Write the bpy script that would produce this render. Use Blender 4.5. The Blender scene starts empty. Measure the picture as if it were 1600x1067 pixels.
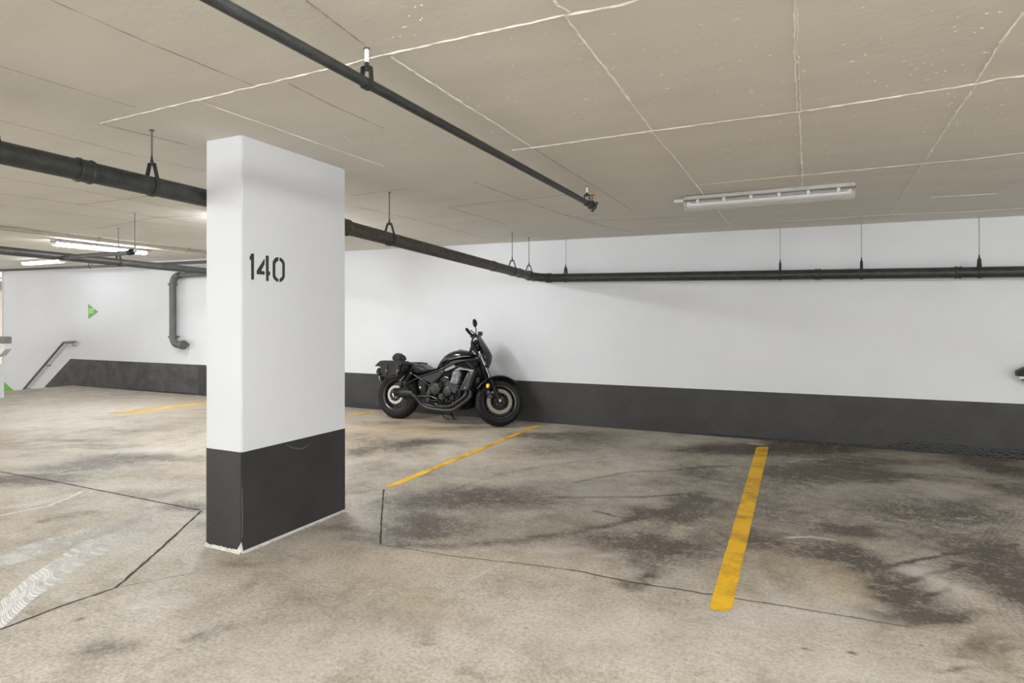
import bpy, bmesh, math, random
import numpy as np
from mathutils import Vector, Matrix
random.seed(7); RS = np.random.RandomState(5)
sc = bpy.context.scene
C = sc.collection
PI = math.pi
# ------------------------------------------------------------------ camera
F, YAW, CY, H = 952.25, -0.448334, 500.2, 1.34
cd = bpy.data.cameras.new('camera'); cam = bpy.data.objects.new('camera', cd); C.objects.link(cam)
cd.sensor_width = 36.0; cd.lens = F / 1600 * 36; cd.shift_y = -(533.5 - CY) / 1600; cd.clip_start = 0.05; cd.clip_end = 200
cam.location = (0, 0, H); cam.rotation_euler = (PI / 2, 0, -YAW)
sc.camera = cam
# ------------------------------------------------------------------ world, exposure
w = bpy.data.worlds.new('world'); sc.world = w; w.use_nodes = True
w.node_tree.nodes['Background'].inputs[0].default_value = (1.0, 0.99, 0.97, 1)
w.node_tree.nodes['Background'].inputs[1].default_value = 1.65
sc.view_settings.view_transform = 'Standard'; sc.view_settings.look = 'None'
sc.view_settings.gamma = 1; sc.view_settings.use_curve_mapping = False
sc.view_settings.exposure = 0.84
TUBE_W = 60.0          # emission of the lit fluorescent tubes
# lit fixtures outside the frame, second and last added to brighten ceiling and wall: (x, y, along_x)
OFF_LIGHTS = [(-0.35, 0.25, False), (-5.6, 1.3, True), (-0.35, -4.5, True), (-5.6, -4.5, True), (-10.5, 0.8, False), (4.0, 1.9, True)]
# ------------------------------------------------------------------ measuring (from a pixel of the photo to a place in the room)
c_, s_ = math.cos(YAW), math.sin(YAW)
def ray(x, y):
    u = (x - 800) / F; v = -(y - CY) / F
    return Vector((u * c_ + s_, -u * s_ + c_, v))
CAM = Vector((0, 0, H))
def at_z(x, y, z): d = ray(x, y); return CAM + d * ((z - H) / d.z)
def at_Y(x, y, Y): d = ray(x, y); return CAM + d * (Y / d.y)
def at_X(x, y, X): d = ray(x, y); return CAM + d * (X / d.x)
def ceil_z(x, y): return 2.39 - 0.0082 * (max(x, -11) + 4.5) - 0.005 * (y - 7.4)
def on_ceil(x, y):
    z = 2.39
    for _ in range(4):
        p = at_z(x, y, z); z = ceil_z(p.x, p.y)
    return Vector((p.x, p.y, z))
# ------------------------------------------------------------------ materials
def mat(name, col, rough=0.6, metal=0.0, var=0.0, scale=8.0, bump=0.0, bscale=60.0, spec=0.5, col2=None):
    m = bpy.data.materials.new(name); m.use_nodes = True
    nt = m.node_tree; N = nt.nodes; L = nt.links; b = N['Principled BSDF']
    b.inputs['Base Color'].default_value = (*col, 1); b.inputs['Roughness'].default_value = rough
    b.inputs['Metallic'].default_value = metal; b.inputs['Specular IOR Level'].default_value = spec
    if var or col2 or bump:
        tc = N.new('ShaderNodeTexCoord')
    if var or col2:
        n = N.new('ShaderNodeTexNoise'); n.inputs['Scale'].default_value = scale; n.inputs['Detail'].default_value = 7; n.inputs['Roughness'].default_value = .65
        L.new(tc.outputs['Object'], n.inputs['Vector'])
        r = N.new('ShaderNodeValToRGB'); L.new(n.outputs['Fac'], r.inputs['Fac'])
        c2 = col2 or tuple(min(1, c * (1 + var)) for c in col)
        c1 = tuple(c * (1 - var) for c in col)
        r.color_ramp.elements[0].position = .35; r.color_ramp.elements[0].color = (*c1, 1)
        r.color_ramp.elements[1].position = .65; r.color_ramp.elements[1].color = (*c2, 1)
        L.new(r.outputs['Color'], b.inputs['Base Color'])
    if bump:
        n2 = N.new('ShaderNodeTexNoise'); n2.inputs['Scale'].default_value = bscale; n2.inputs['Detail'].default_value = 5
        L.new(tc.outputs['Object'], n2.inputs['Vector'])
        bp = N.new('ShaderNodeBump'); bp.inputs['Strength'].default_value = bump; bp.inputs['Distance'].default_value = 0.01
        L.new(n2.outputs['Fac'], bp.inputs['Height']); L.new(bp.outputs['Normal'], b.inputs['Normal'])
    return m
M = {}
M['wall'] = mat('white_wall_paint', (.635, .655, .69), .55, var=.025, scale=1.2, bump=.12, bscale=14)
M['column'] = mat('column_paint', (.635, .655, .69), .5, var=.015, scale=1.5, bump=.10, bscale=10)
M['band'] = mat('charcoal_band_paint', (.025, .025, .026), .5, var=.24, scale=3.2, bump=.25, bscale=30)
M['bandworn'] = mat('worn_charcoal_paint', (.058, .058, .060), .6, var=.4, scale=4.5, bump=.25, bscale=30)
M['scuff'] = mat('chalky_scuff', (.16, .16, .165), .9)
M['tar'] = mat('tar_black', (.012, .012, .013), .35, var=.3, scale=30, bump=.8, bscale=50)
M['plaster'] = mat('pale_plaster', (.62, .59, .54), .9, var=.2, scale=30, bump=.5, bscale=120)
M['groove'] = mat('dark_ceiling_joint', (.19, .165, .13), .9, var=.25, scale=9)  # dark joint lines across the ceiling
M['ridge'] = mat('ceiling_ridge', (.80, .77, .70), .85, var=.12, scale=14, bump=.5, bscale=150)
M['pipe'] = mat('black_iron_pipe', (.026, .028, .026), .42, var=.35, scale=14, bump=.25, bscale=90)
M['pipe_dusty'] = mat('dusty_iron_pipe', (.050, .043, .036), .5, var=.4, scale=16, bump=.3, bscale=80)
M['pipe_grey'] = mat('grey_painted_pipe', (.10, .10, .10), .45, var=.2, scale=8)
M['pipe_far'] = mat('far_dark_pipe', (.055, .058, .055), .42, var=.25, scale=8)
M['zinc'] = mat('zinc_pipe', (.42, .42, .42), .4, metal=.6, var=.1, scale=20)
M['rod'] = mat('hanger_rod_steel', (.13, .12, .115), .45, metal=.5)
M['rodwhite'] = mat('white_painted_rod', (.85, .84, .8), .6)
M['rodgrey'] = mat('grey_galvanised_rod', (.35, .35, .36), .45, metal=.5)
M['clevis'] = mat('black_clevis', (.02, .02, .02), .45)
M['brass'] = mat('aged_brass', (.30, .19, .09), .4, metal=.8)
M['conduit'] = mat('beige_conduit', (.33, .29, .23), .6, var=.1)
M['letter'] = mat('stencil_paint', (.028, .028, .029), .6, var=.15, scale=20)
M['green'] = mat('sign_green', (.13, .42, .06), .45)
M['signwhite'] = mat('sign_white', (.75, .85, .72), .5)
M['steelrail'] = mat('grey_handrail_paint', (.16, .16, .16), .4, metal=.3)
M['housing'] = mat('lamp_housing_white', (.72, .72, .71), .45)
M['housing_aged'] = mat('aged_lamp_housing', (.50, .50, .49), .5, var=.1)
M['reflector'] = mat('lamp_reflector', (.62, .63, .64), .28, metal=.7)
M['tube_off'] = mat('unlit_tube', (.80, .81, .82), .3)
M['gasket'] = mat('lamp_gasket', (.15, .14, .12), .6)
M['beige'] = mat('beige_far_wall', (.50, .43, .34), .7)
M['kerb'] = mat('grey_kerb_concrete', (.20, .20, .18), .8, var=.15)
M['greypanel'] = mat('grey_panel', (.28, .29, .30), .6)
M['darkframe'] = mat('dark_frame', (.05, .045, .04), .5)
M['step'] = mat('stair_concrete', (.42, .40, .37), .85, var=.1)
def emis(name, col, s):
    m = bpy.data.materials.new(name); m.use_nodes = True; b = m.node_tree.nodes['Principled BSDF']
    b.inputs['Base Color'].default_value = (.9, .9, .9, 1)
    b.inputs['Emission Color'].default_value = (*col, 1); b.inputs['Emission Strength'].default_value = s
    return m
M['cover_lit'] = emis('lit_fluorescent_cover', (.97, .985, 1), TUBE_W)
M['cover_dim'] = emis('lit_fluorescent_cover_dimmer', (.97, .985, 1), TUBE_W * .28)
M['cover_far'] = emis('lit_fluorescent_cover_far', (.97, .985, 1), TUBE_W * .18)
M['cover_mid'] = emis('lit_fluorescent_cover_mid', (.97, .985, 1), TUBE_W * .9)
M['cover_strong'] = emis('lit_fluorescent_cover_strong', (.97, .985, 1), TUBE_W * 1.35)
def glassy(name, col, alpha):
    m = mat(name, col, .12); b = m.node_tree.nodes['Principled BSDF']
    b.inputs['Alpha'].default_value = alpha; return m
M['diffuser'] = glassy('clear_plastic_diffuser', (.8, .8, .78), .22)
M['screen'] = glassy('smoked_screen', (.012, .012, .013), .93)
M['screenclear'] = glassy('clear_screen_rim', (.3, .3, .3), .4)
# motorcycle
M['tyre'] = mat('tyre_rubber', (.010, .010, .010), .6, var=.25, scale=12, bump=.3, bscale=60, spec=0.25)
M['rim'] = mat('rim_black', (.012, .012, .012), .3)
M['rimedge'] = mat('rim_edge', (.10, .10, .10), .3, metal=.6)
M['disc'] = mat('brake_steel', (.40, .375, .33), .32, metal=.75)
M['bluegloss'] = mat('tank_dark_gloss', (.012, .012, .013), .16, spec=.6)
M['black'] = mat('matt_black', (.008, .008, .008), .35, spec=0.25)
M['deep'] = mat('deep_black', (.003, .003, .003), .6, spec=0.1)
M['frame'] = mat('frame_black', (.014, .014, .015), .28, spec=0.45)
M['leather'] = mat('black_seat_vinyl', (.018, .018, .019), .38, var=.12, scale=30, bump=.3, bscale=120, spec=0.35)
M['bag'] = mat('black_bag_leather', (.012, .012, .012), .45, var=.3, scale=12, bump=.5, bscale=40, spec=0.3)
M['engine'] = mat('engine_dark_alloy', (.034, .035, .036), .35, metal=.4, var=.3, scale=16, bump=.3, bscale=70, spec=0.4)
M['head'] = mat('cylinder_head_grey', (.14, .14, .145), .35, metal=.5, var=.25, scale=18)
M['exhaust'] = mat('exhaust_black', (.025, .025, .025), .4, metal=.3, var=.25, scale=10)
M['fork'] = mat('fork_tube_steel', (.30, .30, .30), .22, metal=.85)
M['bolt'] = mat('bright_bolt', (.6, .6, .6), .25, metal=.9)
M['amber'] = mat('amber_lens', (.85, .52, .01), .3)
M['radiator'] = mat('radiator_core', (.06, .06, .06), .5, var=.2, scale=60)
M['spring'] = mat('shock_spring', (.02, .02, .02), .35)

# yellow paint with dirt
def yellow_mat():
    m = bpy.data.materials.new('yellow_line_paint'); m.use_nodes = True; nt = m.node_tree; N = nt.nodes; L = nt.links; b = N['Principled BSDF']
    tc = N.new('ShaderNodeTexCoord')
    n = N.new('ShaderNodeTexNoise'); n.inputs['Scale'].default_value = 3.2; n.inputs['Detail'].default_value = 9; n.inputs['Roughness'].default_value = .72
    L.new(tc.outputs['Object'], n.inputs['Vector'])
    r = N.new('ShaderNodeValToRGB'); r.color_ramp.elements[0].position = .36; r.color_ramp.elements[0].color = (.42, .23, .015, 1)
    r.color_ramp.elements[1].position = .56; r.color_ramp.elements[1].color = (.82, .48, .010, 1)
    L.new(n.outputs['Fac'], r.inputs['Fac']); L.new(r.outputs['Color'], b.inputs['Base Color'])
    b.inputs['Roughness'].default_value = .6
    return m
M['yellow'] = yellow_mat()

def floor_mat():
    m = bpy.data.materials.new('stained_concrete_floor'); m.use_nodes = True; nt = m.node_tree; N = nt.nodes; L = nt.links; b = N['Principled BSDF']
    tc = N.new('ShaderNodeTexCoord'); at = N.new('ShaderNodeAttribute'); at.attribute_name = 'stain'
    sep = N.new('ShaderNodeSeparateColor'); L.new(at.outputs['Color'], sep.inputs[0])
    def noise(scale, detail=8, rough=.6, vec=None, dist=0):
        n = N.new('ShaderNodeTexNoise'); n.inputs['Scale'].default_value = scale; n.inputs['Detail'].default_value = detail
        n.inputs['Roughness'].default_value = rough; n.inputs['Distortion'].default_value = dist
        L.new(vec or tc.outputs['Object'], n.inputs['Vector']); return n.outputs['Fac']
    def ramp(f, stops):
        r = N.new('ShaderNodeValToRGB'); L.new(f, r.inputs['Fac']); e = r.color_ramp.elements
        while len(e) > len(stops): e.remove(e[-1])
        while len(e) < len(stops): e.new(.5)
        for el, (p, c) in zip(e, stops): el.position = p; el.color = (*c, 1)
        return r.outputs['Color']
    def mix(f, a, c, mode='MIX'):
        x = N.new('ShaderNodeMix'); x.data_type = 'RGBA'; x.blend_type = mode
        if isinstance(f, float): x.inputs[0].default_value = f
        else: L.new(f, x.inputs[0])
        for s, v in ((6, a), (7, c)):
            if isinstance(v, tuple): x.inputs[s].default_value = (*v, 1)
            else: L.new(v, x.inputs[s])
        return x.outputs[2]
    def math_(op, a, b_=None, cl=False):
        x = N.new('ShaderNodeMath'); x.operation = op; x.use_clamp = cl
        for i, v in enumerate((a, b_)):
            if v is None: continue
            if isinstance(v, (int, float)): x.inputs[i].default_value = v
            else: L.new(v, x.inputs[i])
        return x.outputs[0]
    base = ramp(noise(.55, 6, .6, dist=.6), [(.3, (.49, .445, .375)), (.5, (.545, .505, .44)), (.7, (.585, .555, .495))])
    base = mix(.75, base, ramp(noise(5, 9, .7), [(.3, (.72, .69, .64)), (.55, (1, 1, 1)), (.75, (1.12, 1.12, 1.12))]), 'MULTIPLY')
    base = mix(.9, base, ramp(noise(2.4, 12, .78, dist=.4), [(.36, (.66, .63, .57)), (.5, (.98, .98, .98)), (.66, (1.10, 1.11, 1.13))]), 'MULTIPLY')
    base = mix(.8, base, ramp(noise(55, 6, .7), [(.36, (.60, .58, .55)), (.58, (1.10, 1.10, 1.10))]), 'MULTIPLY')
    # fine broom lines
    mp = N.new('ShaderNodeMapping'); mp.inputs['Rotation'].default_value = (0, 0, -.5); mp.inputs['Scale'].default_value = (2, 40, 1)
    L.new(tc.outputs['Object'], mp.inputs['Vector'])
    base = mix(.55, base, ramp(noise(2.2, 6, .7, mp.outputs[0]), [(.35, (.86, .84, .81)), (.6, (1.03, 1.03, 1.03))]), 'MULTIPLY')
    base = mix(.8, base, ramp(noise(190, 4, .7), [(.35, (.74, .73, .71)), (.62, (1.10, 1.10, 1.10))]), 'MULTIPLY')
    # warm tint channel
    base = mix(math_('MULTIPLY', sep.outputs[2], .8, True), base, (.47, .33, .17))
    # dark oil and tyre grime, eaten by noise
    nz = noise(9, 10, .75); nz2 = noise(38, 8, .75)
    ns = math_('ADD', math_('MULTIPLY', math_('SUBTRACT', nz, .5), 2.7), math_('MULTIPLY', math_('SUBTRACT', nz2, .5), 2.8))
    amt = math_('MULTIPLY', sep.outputs[0], math_('ADD', ns, .80), True)
    base = mix(math_('MULTIPLY', amt, .95), base, (.064, .048, .034))
    wh = math_('MULTIPLY', sep.outputs[1], math_('ADD', ns, .9), True)
    base = mix(math_('MULTIPLY', wh, .8), base, (.66, .64, .61))
    # little dark pits
    v = N.new('ShaderNodeTexVoronoi'); v.inputs['Scale'].default_value = 3.1; L.new(tc.outputs['Object'], v.inputs['Vector'])
    pit = ramp(v.outputs['Distance'], [(.018, (1, 1, 1)), (.035, (0, 0, 0))])
    sp = N.new('ShaderNodeSeparateColor'); L.new(pit, sp.inputs[0])
    base = mix(math_('MULTIPLY', sp.outputs[0], .6), base, (.10, .08, .06))
    L.new(base, b.inputs['Base Color'])
    rg = N.new('ShaderNodeMapRange'); L.new(amt, rg.inputs[0]); rg.inputs[3].default_value = .62; rg.inputs[4].default_value = .45
    L.new(rg.outputs[0], b.inputs['Roughness'])
    bp = N.new('ShaderNodeBump'); bp.inputs['Strength'].default_value = .35; bp.inputs['Distance'].default_value = .008
    L.new(nz2, bp.inputs['Height']); L.new(bp.outputs['Normal'], b.inputs['Normal'])
    return m
M['floor'] = floor_mat()
def ceil_mat():
    m = mat('bare_concrete_ceiling', (.55, .49, .40), .8, var=.0, bump=.15, bscale=30, col2=None)
    nt = m.node_tree; N = nt.nodes; L = nt.links; b = N['Principled BSDF']
    tc = N.new('ShaderNodeTexCoord'); mp = N.new('ShaderNodeMapping'); mp.inputs['Scale'].default_value = (.8, 3.0, 1); mp.inputs['Rotation'].default_value = (0, 0, .2)
    L.new(tc.outputs['Object'], mp.inputs['Vector'])
    n = N.new('ShaderNodeTexNoise'); n.inputs['Scale'].default_value = 1.4; n.inputs['Detail'].default_value = 8; n.inputs['Roughness'].default_value = .6
    L.new(mp.outputs[0], n.inputs['Vector'])
    r = N.new('ShaderNodeValToRGB'); L.new(n.outputs['Fac'], r.inputs['Fac'])
    r.color_ramp.elements[0].position = .3; r.color_ramp.elements[0].color = (.655, .63, .565, 1)
    r.color_ramp.elements[1].position = .7; r.color_ramp.elements[1].color = (.72, .695, .635, 1)
    L.new(r.outputs['Color'], b.inputs['Base Color'])
    return m
M['ceiling'] = ceil_mat()
def dust_mat():
    m = bpy.data.materials.new('white_tyre_dust'); m.use_nodes = True; nt = m.node_tree; N = nt.nodes; L = nt.links; b = N['Principled BSDF']
    b.inputs['Base Color'].default_value = (.78, .78, .78, 1); b.inputs['Roughness'].default_value = .9
    tc = N.new('ShaderNodeTexCoord')
    n = N.new('ShaderNodeTexNoise'); n.inputs['Scale'].default_value = 11; n.inputs['Detail'].default_value = 9; n.inputs['Roughness'].default_value = .75
    L.new(tc.outputs['Object'], n.inputs['Vector'])
    at = N.new('ShaderNodeAttribute'); at.attribute_name = 'fade'
    sub = N.new('ShaderNodeMath'); sub.operation = 'SUBTRACT'; L.new(n.outputs['Fac'], sub.inputs[0]); sub.inputs[1].default_value = .42
    mul = N.new('ShaderNodeMath'); mul.operation = 'MULTIPLY'; L.new(sub.outputs[0], mul.inputs[0]); mul.inputs[1].default_value = 3.2
    add = N.new('ShaderNodeMath'); add.operation = 'ADD'; L.new(mul.outputs[0], add.inputs[0]); L.new(at.outputs['Fac'], add.inputs[1]); add.use_clamp = True
    m3 = N.new('ShaderNodeMath'); m3.operation = 'MULTIPLY'; L.new(add.outputs[0], m3.inputs[0]); L.new(at.outputs['Fac'], m3.inputs[1]); m3.use_clamp = True
    L.new(m3.outputs[0], b.inputs['Alpha'])
    return m
M['dust'] = dust_mat()
# ------------------------------------------------------------------ mesh helpers
class MB:
    def __init__(s): s.v = []; s.f = []
    def add(s, vs, fs):
        o = len(s.v); s.v += [tuple(p) for p in vs]; s.f += [tuple(i + o for i in f) for f in fs]; return s
    def box(s, c, d, rot=None):
        c = Vector(c); hx, hy, hz = d[0] / 2, d[1] / 2, d[2] / 2
        vs = [Vector((x, y, z)) for x in (-hx, hx) for y in (-hy, hy) for z in (-hz, hz)]
        if rot is not None: vs = [rot @ p for p in vs]
        return s.add([p + c for p in vs], [(0, 1, 3, 2), (4, 6, 7, 5), (0, 4, 5, 1), (2, 3, 7, 6), (0, 2, 6, 4), (1, 5, 7, 3)])
    def tube(s, pts, r, n=12, caps=True):
        pts = [Vector(p) for p in pts]; k = len(pts)
        rs = r if isinstance(r, (list, tuple)) else [r] * k
        t = [(pts[min(i + 1, k - 1)] - pts[max(i - 1, 0)]).normalized() for i in range(k)]
        up = Vector((0, 0, 1)) if abs(t[0].z) < .9 else Vector((1, 0, 0))
        a = t[0].cross(up).normalized(); vs = []
        for i in range(k):
            a = (a - t[i] * a.dot(t[i])).normalized(); b = t[i].cross(a)
            vs += [pts[i] + (a * math.cos(q) + b * math.sin(q)) * rs[i] for q in (2 * PI * j / n for j in range(n))]
        fs = [(i * n + j, i * n + (j + 1) % n, (i + 1) * n + (j + 1) % n, (i + 1) * n + j) for i in range(k - 1) for j in range(n)]
        if caps: fs += [tuple(range(n))[::-1], tuple((k - 1) * n + j for j in range(n))]
        return s.add(vs, fs)
    def lathe(s, o, ax, prof, n=32, closed=False):
        o = Vector(o); ax = Vector(ax).normalized()
        up = Vector((0, 0, 1)) if abs(ax.z) < .9 else Vector((1, 0, 0))
        a = ax.cross(up).normalized(); b = ax.cross(a); vs = []
        for (h, r) in prof:
            vs += [o + ax * h + (a * math.cos(q) + b * math.sin(q)) * max(r, 1e-4) for q in (2 * PI * j / n for j in range(n))]
        k = len(prof); rng = range(k if closed else k - 1)
        fs = [(i * n + j, i * n + (j + 1) % n, ((i + 1) % k) * n + (j + 1) % n, ((i + 1) % k) * n + j) for i in rng for j in range(n)]
        if not closed: fs += [tuple(range(n))[::-1], tuple((k - 1) * n + j for j in range(n))]
        return s.add(vs, fs)
    def loft(s, secs, caps=True, closed=True):
        n = len(secs[0]); vs = [p for q in secs for p in q]; m = n if closed else n - 1
        fs = [(i * n + j, i * n + (j + 1) % n, (i + 1) * n + (j + 1) % n, (i + 1) * n + j) for i in range(len(secs) - 1) for j in range(m)]
        if caps: fs += [tuple(range(n))[::-1], tuple((len(secs) - 1) * n + j for j in range(n))]
        return s.add(vs, fs)
    def poly(s, pts, off):
        off = Vector(off); pts = [Vector(p) for p in pts]; n = len(pts)
        vs = pts + [p + off for p in pts]
        return s.add(vs, [tuple(range(n))[::-1], tuple(range(n, 2 * n))] + [(j, (j + 1) % n, n + (j + 1) % n, n + j) for j in range(n)])
    def build(s, name, m, parent=None, bevel=0, seg=2, smooth=True, angle=35):
        me = bpy.data.meshes.new(name); me.from_pydata(s.v, [], s.f)
        bm = bmesh.new(); bm.from_mesh(me)
        bmesh.ops.remove_doubles(bm, verts=bm.verts, dist=1e-6)
        bmesh.ops.recalc_face_normals(bm, faces=bm.faces)
        if bevel:
            es = [e for e in bm.edges if len(e.link_faces) == 2 and e.calc_face_angle(0) > math.radians(30)]
            bmesh.ops.bevel(bm, geom=es, offset=bevel, segments=seg, affect='EDGES', clamp_overlap=True)
        for f in bm.faces: f.smooth = smooth
        for e in bm.edges:
            if len(e.link_faces) == 2 and e.calc_face_angle(0) > math.radians(angle): e.smooth = False
        bm.to_mesh(me); bm.free()
        me.materials.append(m)
        o = bpy.data.objects.new(name, me); C.objects.link(o)
        if parent: o.parent = parent
        return o
def tag(o, label=None, cat=None, group=None, kind=None):
    for k, v in (('label', label), ('category', cat), ('group', group), ('kind', kind)):
        if v: o[k] = v
    return o
def empty(name, loc=(0, 0, 0)):
    o = bpy.data.objects.new(name, None); o.empty_display_size = .1; C.objects.link(o); o.location = loc; return o
def re_origin(root):
    return root
def fbm(x, y, sc_, seed=0, octv=4):
    r = np.zeros_like(x); a = 1.0; tot = 0
    rs = np.random.RandomState(seed)
    for o in range(octv):
        G = rs.rand(256, 256); X = x * sc_ * 2 ** o + 50; Y = y * sc_ * 2 ** o + 50
        xi = np.floor(X).astype(int); yi = np.floor(Y).astype(int); fx = X - xi; fy = Y - yi
        fx = fx * fx * (3 - 2 * fx); fy = fy * fy * (3 - 2 * fy)
        g = lambda i, j: G[i & 255, j & 255]
        r += a * ((g(xi, yi) * (1 - fx) + g(xi + 1, yi) * fx) * (1 - fy) + (g(xi, yi + 1) * (1 - fx) + g(xi + 1, yi + 1) * fx) * fy)
        tot += a; a *= .5
    return r / tot
# ------------------------------------------------------------------ floor
YW = 7.37; XE = -13.58        # wall plane, edge of the stair opening
XR, YN = 9.0, -8.0            # far ends out of view
def px_xy(x, y): p = at_z(x, y, 0); return (p.x, p.y)
def floor_grid():
    xs = np.concatenate([np.linspace(XE, -9, 120), np.linspace(-9, -5, 200)[1:], np.linspace(-5, 3.2, 620)[1:], np.linspace(3.2, XR, 30)[1:]])
    ys = np.concatenate([np.linspace(YN, .8, 25), np.linspace(.8, 4.2, 300)[1:], np.linspace(4.2, YW, 170)[1:]])
    X, Y = np.meshgrid(xs, ys, indexing='ij')
    D = np.zeros_like(X); Wt = np.zeros_like(X); R = np.zeros_like(X)
    # warp so outlines are ragged
    wx = X + .30 * (fbm(X, Y, 2.2, 11) - .5) + .08 * (fbm(X, Y, 12, 12) - .5)
    wy = Y + .30 * (fbm(X, Y, 2.2, 13) - .5) + .08 * (fbm(X, Y, 12, 14) - .5)
    f = np.array([s_, c_]); r = np.array([c_, -s_])
    def blob(A, px, py, rx, ry, a):
        p = at_z(px, py, 0); dep = p.x * f[0] + p.y * f[1]
        rX = rx * dep / F; rY = ry * dep * dep / (F * H)
        dx = wx - p.x; dy = wy - p.y
        u = (dx * r[0] + dy * r[1]) / rX; v = (dx * f[0] + dy * f[1]) / rY
        A += a * np.exp(-(u * u + v * v) ** 1.3 * .8)
    def stroke(A, pts, wid, a, warp=.35):
        P = [px_xy(*q) for q in pts]
        x2 = X + (wx - X) * warp; y2 = Y + (wy - Y) * warp
        best = np.full(X.shape, 1e9)
        for (x0, y0), (x1, y1) in zip(P, P[1:]):
            dx, dy = x1 - x0, y1 - y0; t = np.clip(((x2 - x0) * dx + (y2 - y0) * dy) / (dx * dx + dy * dy + 1e-9), 0, 1)
            best = np.minimum(best, np.hypot(x2 - x0 - t * dx, y2 - y0 - t * dy))
        A += a * np.exp(-(best / wid) ** 2)
    for b in [(705,782,85,17,.8),(770,765,60,9,.5),(640,822,48,20,.65),(690,825,70,12,.3),(835,785,60,13,.45),(1045,805,50,15,.75),(1075,780,30,10,.7),
              (1110,790,40,22,.35),(985,850,95,14,.55),(1010,885,60,20,.5),(1065,865,50,16,.5),(1150,842,50,16,.45),(1150,700,70,8,.9),(1115,706,60,6,.5),(1275,702,75,9,.85),(1230,690,60,5,.5),
              (1300,735,90,16,.75),(1250,745,60,10,.5),(1095,738,40,9,.6),(1430,745,80,9,.5),(1480,775,70,12,.45),(1400,795,90,18,.3),(1330,826,38,9,1.0),(1275,855,40,14,.45),
              (1340,880,45,38,.7),(1375,925,45,24,.7),(1400,958,75,14,.85),(1460,950,60,10,.6),(1575,735,50,16,.85),(1590,765,45,14,.9),(1545,715,40,7,.5),
              (1560,880,70,48,.6),(1500,900,40,30,.35),(1590,930,40,40,.4),(905,680,70,7,.7),(860,700,60,12,.55),(940,690,50,5,.5),(830,680,40,6,.4),
              (650,690,45,5,.9),(615,700,35,7,.5),(560,707,22,8,.8),(590,735,50,12,.35),(575,690,30,8,.35),(1215,800,60,24,.35),(1230,860,60,30,.3),(1180,760,60,18,.3),
              (965,918,30,8,.7),(985,905,20,6,.6),(560,840,30,6,.4),(540,826,40,5,.5),(900,760,90,14,.22),(760,830,120,16,.25),(800,735,60,9,.2),
              (185,716,60,7,.8),(120,728,60,7,.7),(60,748,60,8,.8),(15,747,40,5,.7),(205,735,60,9,.45),(260,716,40,6,.4),(90,757,50,5,.5),(240,770,60,9,.4),(300,790,30,8,.7),(280,745,50,8,.3),
              (120,688,60,2.5,.5),(150,695,50,2,.5),(60,700,60,2.5,.3),(215,672,50,2,.35),(110,805,30,4,.5),(90,812,20,3,.5),(300,820,20,10,.4),(160,700,50,2,.4),
              (175,1003,35,12,.55),(290,1000,26,9,.4),(335,985,18,5,.4),(130,1020,60,10,.2),(400,880,40,5,.25),(700,1000,20,4,.5),(760,1045,30,8,.35),(1500,1000,60,7,.55),(1450,1022,35,4,.6),(1335,1021,7,3,1.5),
              (1570,1015,20,4,.5),(1245,1014,5,2,1),(130,960,8,3,.8),(560,960,60,20,.18),(480,930,60,20,.15),(880,1000,60,14,.12),(420,800,40,8,.2),
              (1000,700,90,6,.3),(1060,755,60,7,.3),(690,735,50,8,.2),(545,760,40,8,.3),(60,850,60,6,.2),(540,680,40,6,.4),(720,668,60,3,.5),(600,662,40,4,.4),(1380,720,80,6,.5),(1520,800,70,16,.4)]:
        blob(D, *b)
    for b in [(1330,800,240,60,.28),(870,790,210,42,.20),(1050,850,150,35,.22),(1130,720,160,20,.22),(1520,840,110,70,.22),(1400,720,200,22,.25),(640,770,60,50,.15),(150,730,200,40,.14),(600,690,60,30,.2)]:
        blob(D, *b)
    for pts, wd, a in [([(600,850),(700,852),(800,845),(900,832),(1000,812),(1090,780)], .05, .5),([(860,778),(1000,775),(1075,771)], .018, .7),([(900,753),(980,738),(1060,733),(1150,728)], .02, .55),
                       ([(1370,884),(1430,872),(1490,862),(1600,854)], .018, .9),([(1395,908),(1440,897),(1490,882)], .018, .8),([(1430,930),(1465,918),(1475,908)], .016, .7),
                       ([(1180,738),(1300,735),(1380,742)], .03, .5),([(1420,740),(1480,742),(1520,748)], .015, .5),([(1510,720),(1535,728),(1600,738)], .015, .7),
                       ([(690,770),(760,745),(850,728),(950,715)], .03, .25),([(930,800),(1000,815),(1060,800)], .02, .5),
                       ([(0,700),(110,690),(240,668)], .03, .3),([(60,745),(150,728),(190,705)], .012, .6),([(0,680),(150,655),(320,640)], .05, .2)]:
        stroke(D, pts, wd, a)
    for k in range(7):     # turning tyre arcs at the right
        o = k * 11
        stroke(D, [(1640, 765 - o * .2), (1560 + o, 800), (1530 + o * .9, 850), (1530 + o, 900), (1560 + o, 960), (1620 + o, 1020)], .007, .26, .25)
    for pts, wd, a in [([(0,806),(45,796),(80,790),(92,783),(130,768)], .012, 1.4),([(25,790),(60,786),(100,775)], .05, .5),([(1225,838),(1260,836),(1300,842)], .012, 1.0),([(1230,722),(1250,716),(1290,718)], .012, .6),
                       ([(1290,745),(1330,752),(1360,748)], .01, .5),([(1170,693),(1185,694)], .03, 1.5),([(730,730),(760,728),(790,722)], .01, .7),([(740,905),(770,890),(800,868)], .01, .5)]:
        stroke(Wt, pts, wd, a)
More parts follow.
